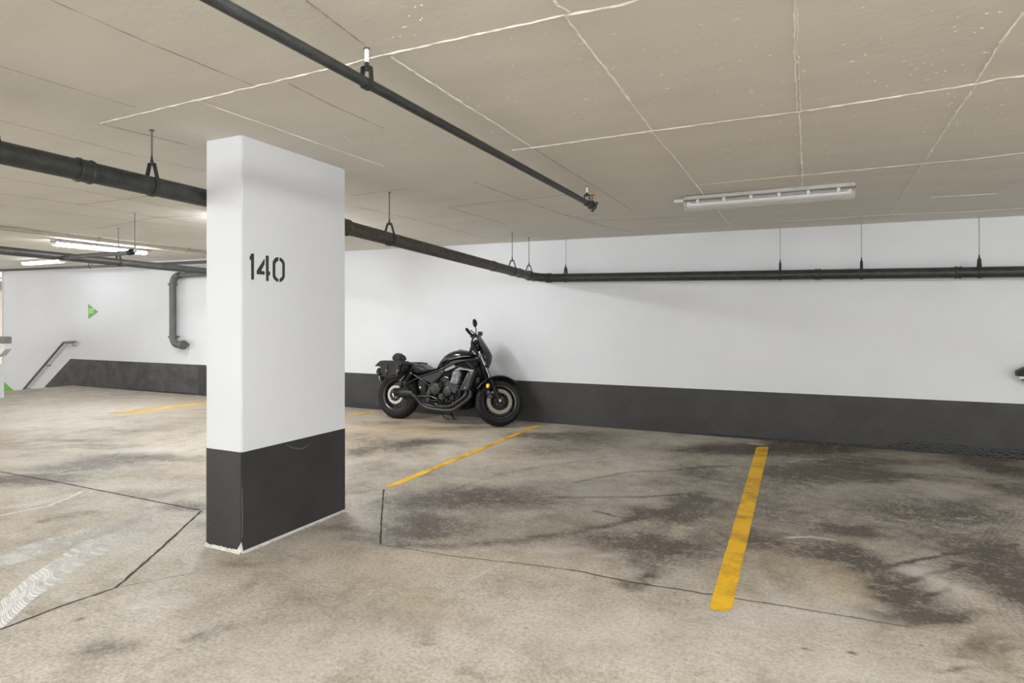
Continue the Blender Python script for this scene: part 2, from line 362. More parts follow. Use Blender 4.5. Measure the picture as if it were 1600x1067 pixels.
    for b in [(1445,905,22,14,.7),(1420,885,30,8,.5),(145,920,22,6,.45),(240,935,50,10,.4),(200,945,10,3,.7),(150,640,150,14,.55),(60,665,100,9,.55),(200,735,40,5,.3),(1470,770,30,6,.4),(230,705,70,5,.45),(40,720,60,8,.45),(150,760,60,6,.3),
              (1000,985,200,40,.25),(1250,960,130,25,.25),(1330,1050,140,30,.3),(860,855,50,6,.4),(930,870,30,4,.4),(940,770,60,14,.25),(560,1000,160,50,.15),(400,1040,100,25,.15)]:
        blob(Wt, *b)
    for b in [(600,670,90,14,.5),(640,650,60,6,.5),(720,672,80,6,.5),(300,640,60,6,.6),(260,628,60,5,.55),(620,890,110,40,.22),(680,950,80,24,.22),(160,640,150,10,.12),(560,700,50,14,.35),(800,700,100,16,.2),(1290,900,50,45,.35),(1170,860,60,30,.25),(1140,825,60,14,.3),(780,870,80,12,.2),(300,740,60,12,.25),(950,860,60,14,.2)]:
        blob(R, *b)
    D = np.clip(D * 1.32, 0, 1.5)
    # general faint grime
    D += .16 * np.clip(fbm(X, Y, 1.1, 21) - .45, 0, 1) * 2
    nx, ny = X.shape
    me = bpy.data.meshes.new('floor')
    co = np.stack([X, Y, np.zeros_like(X)], -1).reshape(-1, 3)
    idx = np.arange(nx * ny).reshape(nx, ny)
    q = np.stack([idx[:-1, :-1], idx[1:, :-1], idx[1:, 1:], idx[:-1, 1:]], -1).reshape(-1, 4)
    me.vertices.add(len(co)); me.vertices.foreach_set('co', co.ravel())
    me.loops.add(q.size); me.loops.foreach_set('vertex_index', q.ravel())
    me.polygons.add(len(q)); me.polygons.foreach_set('loop_start', np.arange(0, q.size, 4)); me.polygons.foreach_set('loop_total', np.full(len(q), 4))
    me.update(); me.validate()
    a = me.attributes.new('stain', 'FLOAT_COLOR', 'POINT')
    col = np.stack([np.clip(D, 0, 1.4), np.clip(Wt, 0, 1.4), np.clip(R, 0, 1), np.ones_like(X)], -1).reshape(-1)
    a.data.foreach_set('color', col.astype(np.float32))
    me.materials.append(M['floor'])
    o = bpy.data.objects.new('floor', me); C.objects.link(o); o['kind'] = 'structure'
    return o
floor = floor_grid()
# slab thickness along the stair opening
MB().box((XE + .11, (YN + YW) / 2, -.16), (.22, YW - YN, .30)).build('slab_edge', M['step'], floor)

# ------------------------------------------------------------------ saw cuts and cracks in the floor (recess lines filled with dark grime)
M['joint'] = mat('floor_joint_grime', (.045, .038, .030), .9, var=.5, scale=20)
def strip(pts, w0, z, jit=.0, step=.05, seed=1):
    rs = random.Random(seed); P = []
    pts = [Vector((p[0], p[1], 0)) for p in pts]
    for a, b in zip(pts, pts[1:]):
        n = max(2, int((b - a).length / step))
        for i in range(n): P.append(a.lerp(b, i / n))
    P.append(pts[-1]); vs = []
    for i, p in enumerate(P):
        d = (P[min(i + 1, len(P) - 1)] - P[max(i - 1, 0)]).normalized(); nrm = Vector((-d.y, d.x, 0))
        c = p + nrm * rs.uniform(-jit, jit)
        ww = w0(i / (len(P) - 1)) if callable(w0) else w0
        for sgn in (-1, 1): 
            q = c + nrm * sgn * ww * rs.uniform(.6, 1.25) / 2; vs.append(Vector((q.x, q.y, z)))
    n = len(P); return vs, [(2 * i, 2 * i + 1, 2 * i + 3, 2 * i + 2) for i in range(n - 1)]
def floor_line(name, px, w0, jit, seed, label=None, m='joint'):
    b = MB(); b.add(*strip([px_xy(*q) for q in px], w0, .0012, jit, .04, seed)); o = b.build(name, M[m], floor, smooth=False)
    return o
floor_line('control_joint', [(-60,728),(0,737),(90,753),(230,781),(312,797)], .015, .002, 1)
floor_line('control_joint', [(315,798),(250,858),(182,918)], .016, .002, 2)
floor_line('control_joint', [(-80,1017),(0,984),(90,949),(182,918)], .012, .002, 3)
floor_line('hairline_crack', [(182,918),(240,907),(310,894)], .0035, .002, 4)
floor_line('control_joint', [(599.5,765),(597,800),(594,850)], .012, .001, 5)
floor_line('hairline_crack', [(546,770),(600,765)], .006, .001, 6)
floor_line('hairline_crack', [(594,850),(700,868),(780,877),(890,890)], .006, .003, 7)
floor_line('control_joint', [(890,890),(950,902),(1000,912),(1110,929),(1200,943),(1330,964),(1420,980)], lambda t: .013 * (1 - .6 * t), .004, 8)

# ------------------------------------------------------------------ walls, ceiling, stairwell
def struct(o): o['kind'] = 'structure'; return o
XW = -16.20
wb = struct(MB().box(((XW + XR) / 2, YW + .15, .0), (XR - XW, .3, 5.4)).build('wall_back', M['wall']))
BT = .545
# charcoal band, its left end cut along the stair slope
a_ = at_Y(110, 560, YW - .004); b_ = at_Y(69, 605, YW - .004)
sl = (a_.z - b_.z) / (a_.x - b_.x)
def band_poly(x0, x1, zt0, zt1): return [Vector((x0, YW - .004, -.0)), Vector((x1, YW - .004, 0)), Vector((x1, YW - .004, zt1)), Vector((x0, YW - .004, zt0))]
MB().poly([Vector((b_.x, YW - .004, b_.z)), Vector((-9.75, YW - .004, .0)), Vector((-9.75, YW - .004, BT)), Vector((a_.x, YW - .004, BT))], (0, .006, 0)).build('painted_band', M['bandworn'], wb)['label'] = 'worn charcoal paint band with a sloping left end'
MB().poly(band_poly(-9.75, -9.55, BT, BT), (0, .006, 0)).build('painted_band', M['band'], wb)
MB().poly(band_poly(-9.55, XR, .53, .545), (0, .006, 0)).build('painted_band', M['band'], wb)
# shallow pilaster step left of the pillar
# tar seal along the foot of the wall
rs = random.Random(4)
def tar(x0, x1, h0, h1, seed, m='tar', nm='tar_seal'):
    rs = random.Random(seed); n = int((x1 - x0) / .03); top = []
    for i in range(n + 1):
        t = i / n; top.append((x0 + (x1 - x0) * t, h0 + (h1 - h0) * t + rs.uniform(-.5, .5) * .25 * (h0 + h1) / 2))
    vs = []; 
    for x, z in top: vs += [Vector((x, YW - .006, .0)), Vector((x, YW - .007, max(z, .004))), Vector((x, YW - .0035, max(z, .004) + .002))]
    fs = []
    for i in range(n): fs += [(3 * i, 3 * i + 3, 3 * i + 4, 3 * i + 1), (3 * i + 1, 3 * i + 4, 3 * i + 5, 3 * i + 2)]
    return MB().add(vs, fs).build(nm, M[m], wb, smooth=False)
tar(.65, .95, .01, .10, 1); tar(.95, 1.45, .115, .095, 2); tar(1.45, 3.0, .085, .12, 3); tar(-1.4, .65, .012, .035, 4); tar(-6.3, -5.3, .085, .075, 5)
tar(-12.6, -9.8, .006, .03, 6)

def ceiling():
    xs = [-19, -16, -13, -11, -8, -4, 0, 4, XR]; ys = [YN, -4, 0, 3, 6, YW + .3, 11]
    vs = [Vector((x, y, ceil_z(x, y))) for x in xs for y in ys]; n = len(ys)
    fs = [(i * n + j, i * n + j + 1, (i + 1) * n + j + 1, (i + 1) * n + j) for i in range(len(xs) - 1) for j in range(n - 1)]
    k = len(vs); vs += [v + Vector((0, 0, .25)) for v in vs]; fs += [tuple(i + k for i in f[::-1]) for f in fs]
    return struct(MB().add(vs, fs).build('ceiling', M['ceiling'], smooth=False))
ceil = ceiling()
def ridge(px, wd, h, seed, m='ridge', name='formwork_ridge', jit=.003):
    """A fin of concrete left by the formwork: a low ragged strip standing off the ceiling."""
    rs = random.Random(seed); P = [on_ceil(*q) for q in px]; Q = []
    for a, b in zip(P, P[1:]):
        n = max(2, int((b - a).length / .03))
        for i in range(n): Q.append(a.lerp(b, i / n))
    Q.append(P[-1]); vs = []; n = len(Q)
    for i, p in enumerate(Q):
        d = (Q[min(i + 1, n - 1)] - Q[max(i - 1, 0)]).normalized(); nr = Vector((-d.y, d.x, 0))
        c = p + nr * rs.uniform(-jit, jit); ww = wd * rs.uniform(.35, 1.3) / 2
        vs += [c - nr * ww + Vector((0, 0, .0)), c + Vector((0, 0, -h * rs.uniform(.4, 1))), c + nr * ww]
    fs = []
    for i in range(n - 1): fs += [(3 * i, 3 * i + 1, 3 * i + 4, 3 * i + 3), (3 * i + 1, 3 * i + 2, 3 * i + 5, 3 * i + 4)]
    return MB().add([v + Vector((0, 0, -.0008)) for v in vs], fs).build(name, M[m], ceil, smooth=False)
RIDGES = [([(157,192),(230,174),(306,156),(399,134),(500,110)], .012, .006), ([(500,110),(600,85),(700,63),(800,41),(882,22)], .010, .006), ([(882,24),(920,16),(960,9),(1010,-4)], .013, .007),
          ([(890,18),(872,8),(862,-5)], .013, .007), ([(882,24),(950,112),(1017,202)], .012, .006), ([(1017,204),(1055,247),(1087,288),(1105,310)], .008, .005), ([(1105,310),(1140,350)], .006, .004),
          ([(1241,-6),(1243,90),(1246,173)], .012, .004), ([(1244,-6),(1247,90),(1250,173)], .006, .004), ([(1249,175),(1252,240),(1254,300)], .013, .004),
          ([(1600,17),(1565,65),(1525,128)], .014, .006), ([(1525,130),(1490,182),(1443,254)], .012, .004), ([(1443,254),(1390,335)], .010, .003),
          ([(800,234),(833,230),(925,217),(1017,204)], .012, .007), ([(1017,204),(1130,189),(1246,174)], .012, .007), ([(1246,174),(1380,153),(1490,136),(1525,130),(1560,122),(1620,115)], .012, .007),
          ([(1087,289),(1170,281),(1254,273)], .010, .005), ([(1254,273),(1350,264),(1443,255)], .009, .005), ([(1443,255),(1520,248),(1600,238)], .011, .005),
          ([(1215,346),(1300,341),(1390,335)], .010, .005), ([(1390,335),(1500,331),(1620,324)], .010, .005),
          ([(609,87),(660,120),(720,159)], .016, .006), ([(720,159),(770,190),(833,231)], .010, .005), ([(306,156),(380,182),(450,207)], .009, .005), ([(450,207),(530,235),(600,259)], .008, .005),
          ([(1455,308),(1560,302),(1600,281)], .010, .004)]
for i, (p, w_, h_) in enumerate(RIDGES): ridge(p, w_, h_, i)
GROOVES = [[(80,0),(230,66),(400,135)], [(0,103),(100,134),(213,168)], [(0,188),(90,211),(200,240),(320,267)], [(160,194),(230,211),(292,226)], [(0,277),(120,296),(320,334)],
           [(0,302),(130,320),(200,332),(320,351)], [(0,320),(180,342),(320,358)], [(120,320),(180,313),(230,306)], [(546,321),(600,332),(680,350),(762,373)], [(700,324),(750,338),(792,351)],
           [(740,284),(815,312),(880,335),(935,351),(985,362)], [(700,324),(760,317),(815,312),(885,304)], [(478,0),(520,32),(572,72)], [(833,231),(890,267),(950,304),(990,330)], [(546,306),(615,297),(640,294)],
           [(450,130),(520,165),(600,200)], [(930,345),(1010,342),(1080,338)], [(880,335),(930,345)], [(150,358),(240,340),(320,336)]]
M['groove_faint'] = mat('faint_ceiling_joint', (.40, .355, .29), .9, var=.2, scale=9)
for i, p in enumerate(GROOVES): ridge(p, .008, .001, 100 + i, 'groove_faint' if i in (0, 1, 2, 12, 15, 13) else 'groove', 'formwork_joint', .0005)
# plaster spatter stuck to the ceiling
def spatter():
    b = MB(); rs = random.Random(3)
    areas = [(1000, 130, 230, 90, 60), (1330, 110, 300, 110, 50), (1100, 240, 120, 30, 45), (1400, 200, 190, 80, 60), (1500, 60, 120, 80, 18), (880, 120, 90, 60, 20), (700, 210, 90, 60, 25), (560, 220, 60, 30, 14), (1300, 270, 120, 25, 40), (620, 60, 60, 40, 12), (1560, 200, 40, 60, 30), (680, 330, 60, 30, 12)]
    for cx, cy, rx, ry, n in areas:
        for _ in range(n):
            x = rs.gauss(cx, rx * .7); y = rs.gauss(cy, ry * .7)
            if y > 330 or y < -20 or x > 1640: continue
            p = on_ceil(x, y); r = rs.choice([.002, .003, .003, .004, .006]); a0 = rs.random() * 3; e = rs.uniform(1, 2.6)
            ring = []
            for k in range(6):
                q = a0 + k * PI / 3; rr = r * rs.uniform(.6, 1.3)
                ring.append(p + Vector((math.cos(q) * rr * e, math.sin(q) * rr, -.0006)))
            b.add(ring + [p + Vector((0, 0, -.003))], [(k, (k + 1) % 6, 6) for k in range(6)])
    return tag(b.build('plaster_spatter', M['ridge'], ceil, smooth=False), kind='stuff')
spatter()

# stairwell to the lower level at the far left
PZ = -2.6
lf = struct(MB().box((-16.5, 5.6, PZ - .1), (6.2, 4.4, .2)).build('floor_lower', M['step']))
stairs = empty('concrete_stairs', (XE - .1, 6.6, PZ)); tag(stairs, 'concrete steps going down along the white back wall under the handrail', 'stairs')
for k in range(14):
    z1 = -.18 * (k + 1); x1 = XE - .28 * k
    h = z1 - PZ
    if h < .05: break
    MB().box((x1 - .14 - (XE - .1), 0.15, h / 2), (.28, 1.2, h)).build('step', M['step'], stairs, smooth=False)
wl = struct(MB().box((-19.2, 6.5, -.1), (.2, 9.0, 5.4)).build('wall_left', M['beige']))
wn = struct(MB().box((-16.35, 3.3, -1.35), (5.55, .2, 2.6)).build('wall_stairwell', M['wall']))
# things seen past the end of the white wall at the far left edge
p0 = at_Y(0, 424, 8.6)
MB().box((-18.7, 8.2, 2.50), (.06, 1.8, .22)).build('grey_panel', M['greypanel'], wl)
MB().box((-18.7, 8.2, 2.37), (.08, 1.8, .05)).build('white_trim', M['housing'], wl)
MB().box((-18.7, 8.2, 2.22), (.06, 1.8, .24)).build('grey_panel', M['kerb'], wl)
MB().box((XW - .1, YW + .5, .6), (.06, .08, 4.2)).build('dark_post', M['darkframe'], wb)
MB().box((XW - .005, YW + .15, 0), (.02, .34, 5.39)).build('wall_end_trim', M['wall'], wb)
# ledge on a flared white post (left edge of the photo)
ly = 5.6
q0 = at_Y(8, 526, ly); q1 = at_Y(8, 537, ly); q2 = at_Y(8, 545, ly); q3 = at_Y(-1, 556, ly)
post = empty('flared_post', (q0.x - .9, ly + .05, PZ)); tag(post, 'white post with a flared head carrying a grey kerb at the far left edge', 'post')
def LP(x, y, z): return Vector((x, y, z)) - post.location
xl = q0.x - 1.8
MB().box(LP((xl + q0.x) / 2, ly + .05, (q0.z + q1.z) / 2), (q0.x - xl, .10, q0.z - q1.z)).build('kerb', M['kerb'], post, .01)
MB().box(LP((xl + q0.x) / 2, ly + .05, (q1.z + q2.z) / 2), (q0.x - xl, .10, q1.z - q2.z)).build('slab', M['wall'], post)
MB().poly([LP(q2.x, ly, q2.z), LP(q3.x, ly, q3.z), LP(q3.x - .25, ly, q3.z - .04), LP(q3.x - .3, ly, q3.z - .3), LP(xl + .3, ly, q3.z - .3), LP(xl, ly, q2.z)], (0, .10, 0)).build('flared_head', M['housing'], post)
xr = at_Y(-4, 580, ly).x
MB().box(LP(xr - .55, ly + .05, (PZ + q3.z) / 2 - .1), (1.1, .09, q3.z - PZ - .1)).build('shaft', M['wall'], post)

# ------------------------------------------------------------------ pillar with the number 140
cx0, cx1, cy0, cy1 = -3.212, -2.912, 2.478, 3.352
pil = empty('concrete_pillar', ((cx0 + cx1) / 2, (cy0 + cy1) / 2, 0)); tag(pil, 'white painted concrete pillar with charcoal foot, stencilled 140', 'pillar')
PL = lambda x, y, z: Vector((x, y, z)) - pil.location
ZT = ceil_z(cx0, cy0) + .03; ZB = .587
MB().box(PL((cx0 + cx1) / 2, (cy0 + cy1) / 2, (.0 + ZT) / 2), (cx1 - cx0, cy1 - cy0, ZT)).build('shaft', M['column'], pil, .006)
MB().box(PL((cx0 + cx1) / 2, (cy0 + cy1) / 2, (ZB + .0) / 2 + .004), (cx1 - cx0 + .003, cy1 - cy0 + .003, ZB - .008)).build('charcoal_foot', M['band'], pil, .006)
# worn strip of bare plaster at the foot
def ragged(p0, p1, nrm, hh, seed, m='plaster'):
    rs = random.Random(seed); p0 = Vector(p0); p1 = Vector(p1); nrm = Vector(nrm); n = 26; vs = []
    for i in range(n + 1):
        p = p0.lerp(p1, i / n); z = hh * rs.uniform(.45, 1.2)
        vs += [p + nrm * .013, p + nrm * .004 + Vector((0, 0, z)), p + Vector((0, 0, z + .002))]
    fs = []
    for i in range(n): fs += [(3 * i, 3 * i + 3, 3 * i + 4, 3 * i + 1), (3 * i + 1, 3 * i + 4, 3 * i + 5, 3 * i + 2)]
    return MB().add([PL(*v) for v in vs], fs).build('bare_plaster_foot', M[m], pil, smooth=False)
ragged((cx1 + .002, cy0, .001), (cx1 + .002, cy1, .001), (1, 0, 0), .005, 5)
ragged((cx0, cy0 - .002, .001), (cx1, cy0 - .002, .001), (0, -1, 0), .016, 6)
MB().add([PL(cx1 - .045, cy0 - .0035, .004), PL(cx1 + .0035, cy0 - .0035, .004), PL(cx1 + .0035, cy0 + .01, .004), PL(cx1 + .0025, cy0 - .0035, .07), PL(cx1 - .012, cy0 - .0035, .05)], [(0, 1, 3, 4), (1, 2, 3)]).build('plaster_chip', M['plaster'], pil, smooth=False)
MB().tube([PL(cx1 + .003, cy0 - .0, .09), PL(cx1 + .004, cy0 + .002, .2), PL(cx1 + .003, cy0 - .001, .3), PL(cx1 + .003, cy0 + .001, .38)], .0016, 5).build('edge_scratch', M['scuff'], pil)
sx = at_X(447, 695, cx1).y
MB().tube([PL(cx1 + .002, at_X(447, 695, cx1).y, at_X(447, 695, cx1).z), PL(cx1 + .002, at_X(458, 700, cx1).y, at_X(458, 700, cx1).z), PL(cx1 + .002, at_X(472, 701, cx1).y, at_X(472, 701, cx1).z), PL(cx1 + .002, at_X(481, 695, cx1).y, at_X(481, 695, cx1).z)], .0022, 5).build('scuff_mark', M['scuff'], pil)
# stencil digits: outlines read at 16.41 px per zoom pixel from (380,385)
def digit(name, polys):
    b = MB()
    for pl_ in polys:
        P = [at_X(380 + x / 16.41, 385 + y / 16.41, cx1 + .0012) for x, y in pl_]
        b.poly([PL(*p) for p in P], (-.0011, 0, 0))
    return b.build(name, M['letter'], pil, smooth=False)
digit('digit_one', [[(205,182),(278,186),(278,852),(208,850),(203,350),(168,338),(166,255),(188,240)]])
digit('digit_four', [[(578,232),(655,240),(655,640),(690,650),(690,745),(655,742),(655,888),(590,885)],
                     [(545,312),(552,330),(550,455),(462,625),(552,642),(550,725),(348,712),(350,625),(370,585)]])
digit('digit_zero', [[(903,275),(905,372),(865,390),(835,425),(825,480),(825,720),(838,770),(870,812),(903,828),(903,910),(850,895),(795,845),(762,785),(757,740),(757,420),(768,365),(810,305),(855,278)],
                     [(935,282),(985,300),(1035,350),(1062,410),(1068,450),(1068,760),(1060,800),(1030,855),(985,900),(935,915),(935,822),(970,805),(1000,765),(1005,730),(1005,470),(998,430),(970,395),(935,370)]])
# ------------------------------------------------------------------ yellow bay lines
def yline(corners, label, seed, rag=.0025):
    rs = random.Random(seed); (l0, l1, r0, r1) = [Vector((*px_xy(*q), 0)) for q in corners]   # left near, left far, right near, right far
    n = 90; vs = []
    for i in range(n + 1):
        t = i / n; a = l0.lerp(l1, t); b = r0.lerp(r1, t); d = (b - a).normalized()
        j1, j2 = rs.uniform(-rag, rag), rs.uniform(-rag, rag)
        vs += [a + d * j1 + Vector((0, 0, .0018)), b + d * j2 + Vector((0, 0, .0018))]
    # ragged rounded ends
    for i in (0, n):
        a, b = vs[2 * i], vs[2 * i + 1]
    b_ = MB().add(vs, [(2 * i, 2 * i + 1, 2 * i + 3, 2 * i + 2) for i in range(n)])
    for (i, s) in ((0, -1), (n, 1)):
        a, b = vs[2 * i], vs[2 * i + 1]; ax = (l1 - l0).normalized() * s; ring = [a]
        for k in range(1, 9):
            t = k / 9; ring.append(a.lerp(b, t) + ax * (.035 * math.sin(PI * t) ** .5 + rs.uniform(-.006, .006)))
        ring.append(b); b_.add(ring, [tuple(range(len(ring)))])
    o = b_.build('bay_line', M['yellow'], smooth=False)
    return tag(o, label, 'floor marking')
yline([(1108,949),(1182,699),(1144,950),(1201,699)], 'wide yellow bay line running toward the camera on the right', 1)
yline([(603,759),(838,664),(617,760),(847,664)], 'narrow yellow bay line between the pillar and the motorcycle front wheel', 2, .003)
yline([(500,656),(579,642.5),(512,656.5),(586,643)], 'short yellow bay line ending behind the motorcycle rear wheel', 3, .003)
yline([(165,645.5),(320,627),(210,646.5),(335,629)], 'pale worn yellow line on the floor left of the pillar', 4, .003).data.materials[0] = mat('pale_yellow_wear', (.62, .44, .16), .7, var=.25, scale=3)

# ------------------------------------------------------------------ white tyre prints
def tyre_print(pl, pr, label, seed, fade, pitch=.027):
    """blocks between two edge polylines (left edge / right edge), curved chevrons with gaps between"""
    rs = random.Random(seed)
    L_ = [Vector((*px_xy(*q), 0)) for q in pl]; R_ = [Vector((*px_xy(*q), 0)) for q in pr]
    def samp(P, t):
        x = t * (len(P) - 1); i = min(int(x), len(P) - 2); return P[i].lerp(P[i + 1], x - i)
    length = sum((a - b).length for a, b in zip(L_, L_[1:])); n = int(length / pitch)
    b = MB(); fd = []
    for i in range(n):
        t0, t1 = i / n, (i + .82) / n
        for half in (0, 1, 2):
            lo, hi = ((0, .36), (.37, .62), (.63, 1.0))[half]
            sk = (.9, -.9, 1.5)[half]; m = 4
            vs = []
            for k in range(m + 1):
                u = lo + (hi - lo) * k / m; v = (k / m); sh = sk * (v * v if half == 2 else v) * .030 / length
                for t in (t0, t1):
                    tt = min(max(t + sh + rs.uniform(-.0006, .0006), 0), 1)
                    p = samp(L_, tt).lerp(samp(R_, tt), u); vs.append(p + Vector((0, 0, .0009)))
            b.add(vs, [(2 * k, 2 * k + 1, 2 * k + 3, 2 * k + 2) for k in range(m)])
            fd += [fade(t0) * rs.uniform(.75, 1.1)] * len(vs)
    me = bpy.data.meshes.new('tyre_print'); me.from_pydata(b.v, [], b.f); me.materials.append(M['dust'])
    at = me.attributes.new('fade', 'FLOAT', 'POINT'); at.data.foreach_set('value', fd)
    o = bpy.data.objects.new('tyre_print', me); C.objects.link(o); return tag(o, label, 'tyre print')
tyre_print([(-40,975),(0,940),(40,905),(100,865),(160,828),(230,800)], [(-40,1040),(0,985),(50,938),(120,888),(190,850),(265,818)], 'white dusty chevron tyre print nearest the camera', 1, lambda t: 1.05 - .75 * t ** 2)
tyre_print([(-40,885),(0,868),(60,845),(130,828),(200,812),(240,795)], [(-40,905),(0,888),(60,870),(120,850),(190,828),(250,805)], 'fainter white tyre print running behind the nearer one', 2, lambda t: .80 - .5 * t)

# ------------------------------------------------------------------ pipes
def hanger(pipe, top, cz, r, axis, rod='rod', white=0.0, wide=1.0, band=False):
    """threaded rod from the ceiling, clevis yoke around the pipe; parts of the pipe"""
    axis = Vector(axis).normalized(); side = Vector((-axis.y, axis.x, 0)); base = pipe.location
    P = lambda v: Vector(v) - base
    x, y = top.x, top.y; zt = top.z; yz = cz + r + .075 * wide
    h = MB().tube([P((x, y, zt)), P((x, y, yz - .01))], .0045, 8).build('hanger_rod', M[rod], pipe)
    if white:
        MB().tube([P((x, y, zt)), P((x, y, zt - white))], .0085, 8).build('rod_sleeve', M['rodwhite'], h)
    MB().lathe(P((x, y, zt - .006)), (0, 0, 1), [(0, .012), (.006, .012)], 12).build('ceiling_flange', M[rod], h)
    k = MB()
    hw = .011
    def flat(pts):
        secs = []
        for i, p in enumerate(pts):
            d = (pts[min(i + 1, len(pts) - 1)] - pts[max(i - 1, 0)]).normalized(); n_ = axis.cross(d).normalized() * .0025
            secs.append([p - axis * hw - n_, p + axis * hw - n_, p + axis * hw + n_, p - axis * hw + n_])
        k.loft(secs)
    c = Vector((x, y, cz)); rr = r + .004
    up = Vector((0, 0, 1))
    flat([P(c + side * -.018 + up * (yz - cz)), P(c + side * .018 + up * (yz - cz))])
    for sg in (-1, 1):
        arc = [c + side * sg * .018 + up * (yz - cz)] + [c + side * sg * rr * math.sin(q) + up * rr * math.cos(q) for q in [math.radians(d) for d in range(70, 181, 10)]]
        flat([P(p) for p in arc])
    k.build('clevis', M['clevis'], pipe, smooth=False)
    nut = MB().lathe(P((x, y, yz - .014)), (0, 0, 1), [(0, .009), (.03, .009), (.036, .006), (.055, .0055)], 6).build('nut', M['clevis'], h)
def coupling(pipe, p, axis, r, m='pipe', L=.06, name='coupling', lips=True):
    axis = Vector(axis).normalized(); q = Vector(p) - pipe.location - axis * L / 2
    pr = [(0, r), (.0, r * 1.14), (.012, r * 1.17), (.016, r * 1.08), (L - .016, r * 1.08), (L - .012, r * 1.17), (L, r * 1.14), (L, r)] if lips else [(0, r), (0, r * 1.1), (L, r * 1.1), (L, r)]
    return MB().lathe(q, axis, pr, 24).build(name, M[m], pipe, angle=25)
# drain pipe: left run behind the pillar, right run, bend, run along the back wall
def pt_x(x, y, X): return at_X(x, y, X)
A0 = at_X(0, 238, -3.30); A1 = at_X(321, 309.5, -3.30); dz = (A1.z - A0.z) / (A1.y - A0.y)
yA = -1.5; pa = Vector((-3.30, yA, A0.z + dz * (yA - A0.y))); pb = Vector((-3.30, 3.42, A0.z + dz * (3.42 - A0.y)))
B0 = at_X(590, 368, -3.085); B1 = at_X(845, 433.5, -3.13)
YP = 7.20
W0 = at_Y(884, 434, YP); W1 = at_Y(1600, 424.5, YP); dw = (W1.z - W0.z) / (W1.x - W0.x)
RP = .053
dp = empty('drain_pipe', (-3.1, 5.0, 2.0)); tag(dp, 'thick black drain pipe passing behind the pillar then turning along the back wall', 'pipe')
D_ = lambda v: Vector(v) - dp.location
bs = B0 + (B1 - B0) * (-.12)
path = [pa, pb, pb.lerp(bs, .5), bs]
MB().tube([D_(p) for p in [pa, pb]], RP, 28).build('front_run', M['pipe'], dp)
MB().tube([D_(p) for p in [pb, pb.lerp(bs, .25) + Vector((-.01, 0, 0)), bs.lerp(pb, .2) + Vector((.01, 0, 0)), bs]], RP * 1.05, 28).build('offset_bend', M['pipe_dusty'], dp)
be = Vector((B1.x, 7.0, B1.z))
MB().tube([D_(bs), D_(be)], RP, 28).build('middle_run', M['pipe_dusty'], dp)
bend = [be]
Wm = Vector((be.x + .19, YP, W0.z + dw * (be.x + .19 - W0.x)))
for k in range(1, 8):
    q = k / 8 * PI / 2; bend.append(Vector((be.x + .19 * (1 - math.cos(q)), be.y + (YP - be.y) * math.sin(q), be.z + (Wm.z - be.z) * k / 8)))
bend.append(Wm)
MB().tube([D_(p) for p in bend], RP * 1.03, 28).build('wall_bend', M['pipe'], dp)
we = Vector((6.5, YP, W0.z + dw * (6.5 - W0.x)))
MB().tube([D_(Wm), D_(we)], RP, 28).build('wall_run', M['pipe'], dp)
# couplings
cY = at_X(131, 270, -3.30)
coupling(dp, (-3.30, cY.y, A0.z + dz * (cY.y - A0.y)), (0, 1, dz), RP, L=.075)
pe = pa.lerp(pb, .995); coupling(dp, pe, (0, 1, dz), RP, L=.09)
e1 = bs; coupling(dp, e1, be - bs, RP * 1.02, 'pipe_dusty', .11)
e2 = at_X(567, 365, -3.085); coupling(dp, bs.lerp(be, -.01), be - bs, RP * 1.08, 'pipe_dusty', .05)
for px_ in (770, 812, 836): 
    X_ = -3.12; p_ = at_X(px_, 420, X_); t_ = (p_.y - bs.y) / (be.y - bs.y); coupling(dp, bs.lerp(be, t_), be - bs, RP, 'pipe_dusty', .03, 'joint_ring', False)
for p_ in (be, Wm): coupling(dp, p_, (be - bs) if p_ is be else (1, 0, dw), RP * 1.02, L=.06)
for px_ in (1278, 1497):
    p_ = at_Y(px_, 428, YP); coupling(dp, (p_.x, YP, W0.z + dw * (p_.x - W0.x)), (1, 0, dw), RP, L=.055)
for (px_, py_) in ((-20, 168), (232, 204)):
    p_ = on_ceil(px_, py_); yy = at_X(px_, py_, -3.30).y if px_ < 0 else p_.y
    if px_ < 0: yy = at_X(-12, 240, -3.30).y
    hanger(dp, Vector((-3.30, yy, ceil_z(-3.3, yy))), A0.z + dz * (yy - A0.y), RP, (0, 1, 0))
for px_ in (608, 800, 827):
    yy = at_X(px_, 400, -3.09 if px_ < 700 else -3.125).y; t_ = (yy - bs.y) / (be.y - bs.y); p_ = bs.lerp(be, t_)
    hanger(dp, Vector((p_.x, yy, ceil_z(p_.x, yy))), p_.z, RP, (0, 1, 0))
for px_ in (884, 1219, 1346, 1530):
    p_ = at_Y(px_, 425, YP); z_ = W0.z + dw * (p_.x - W0.x)
    hanger(dp, Vector((p_.x, YP, ceil_z(p_.x, YP))), z_, RP, (1, 0, 0), 'rodgrey')
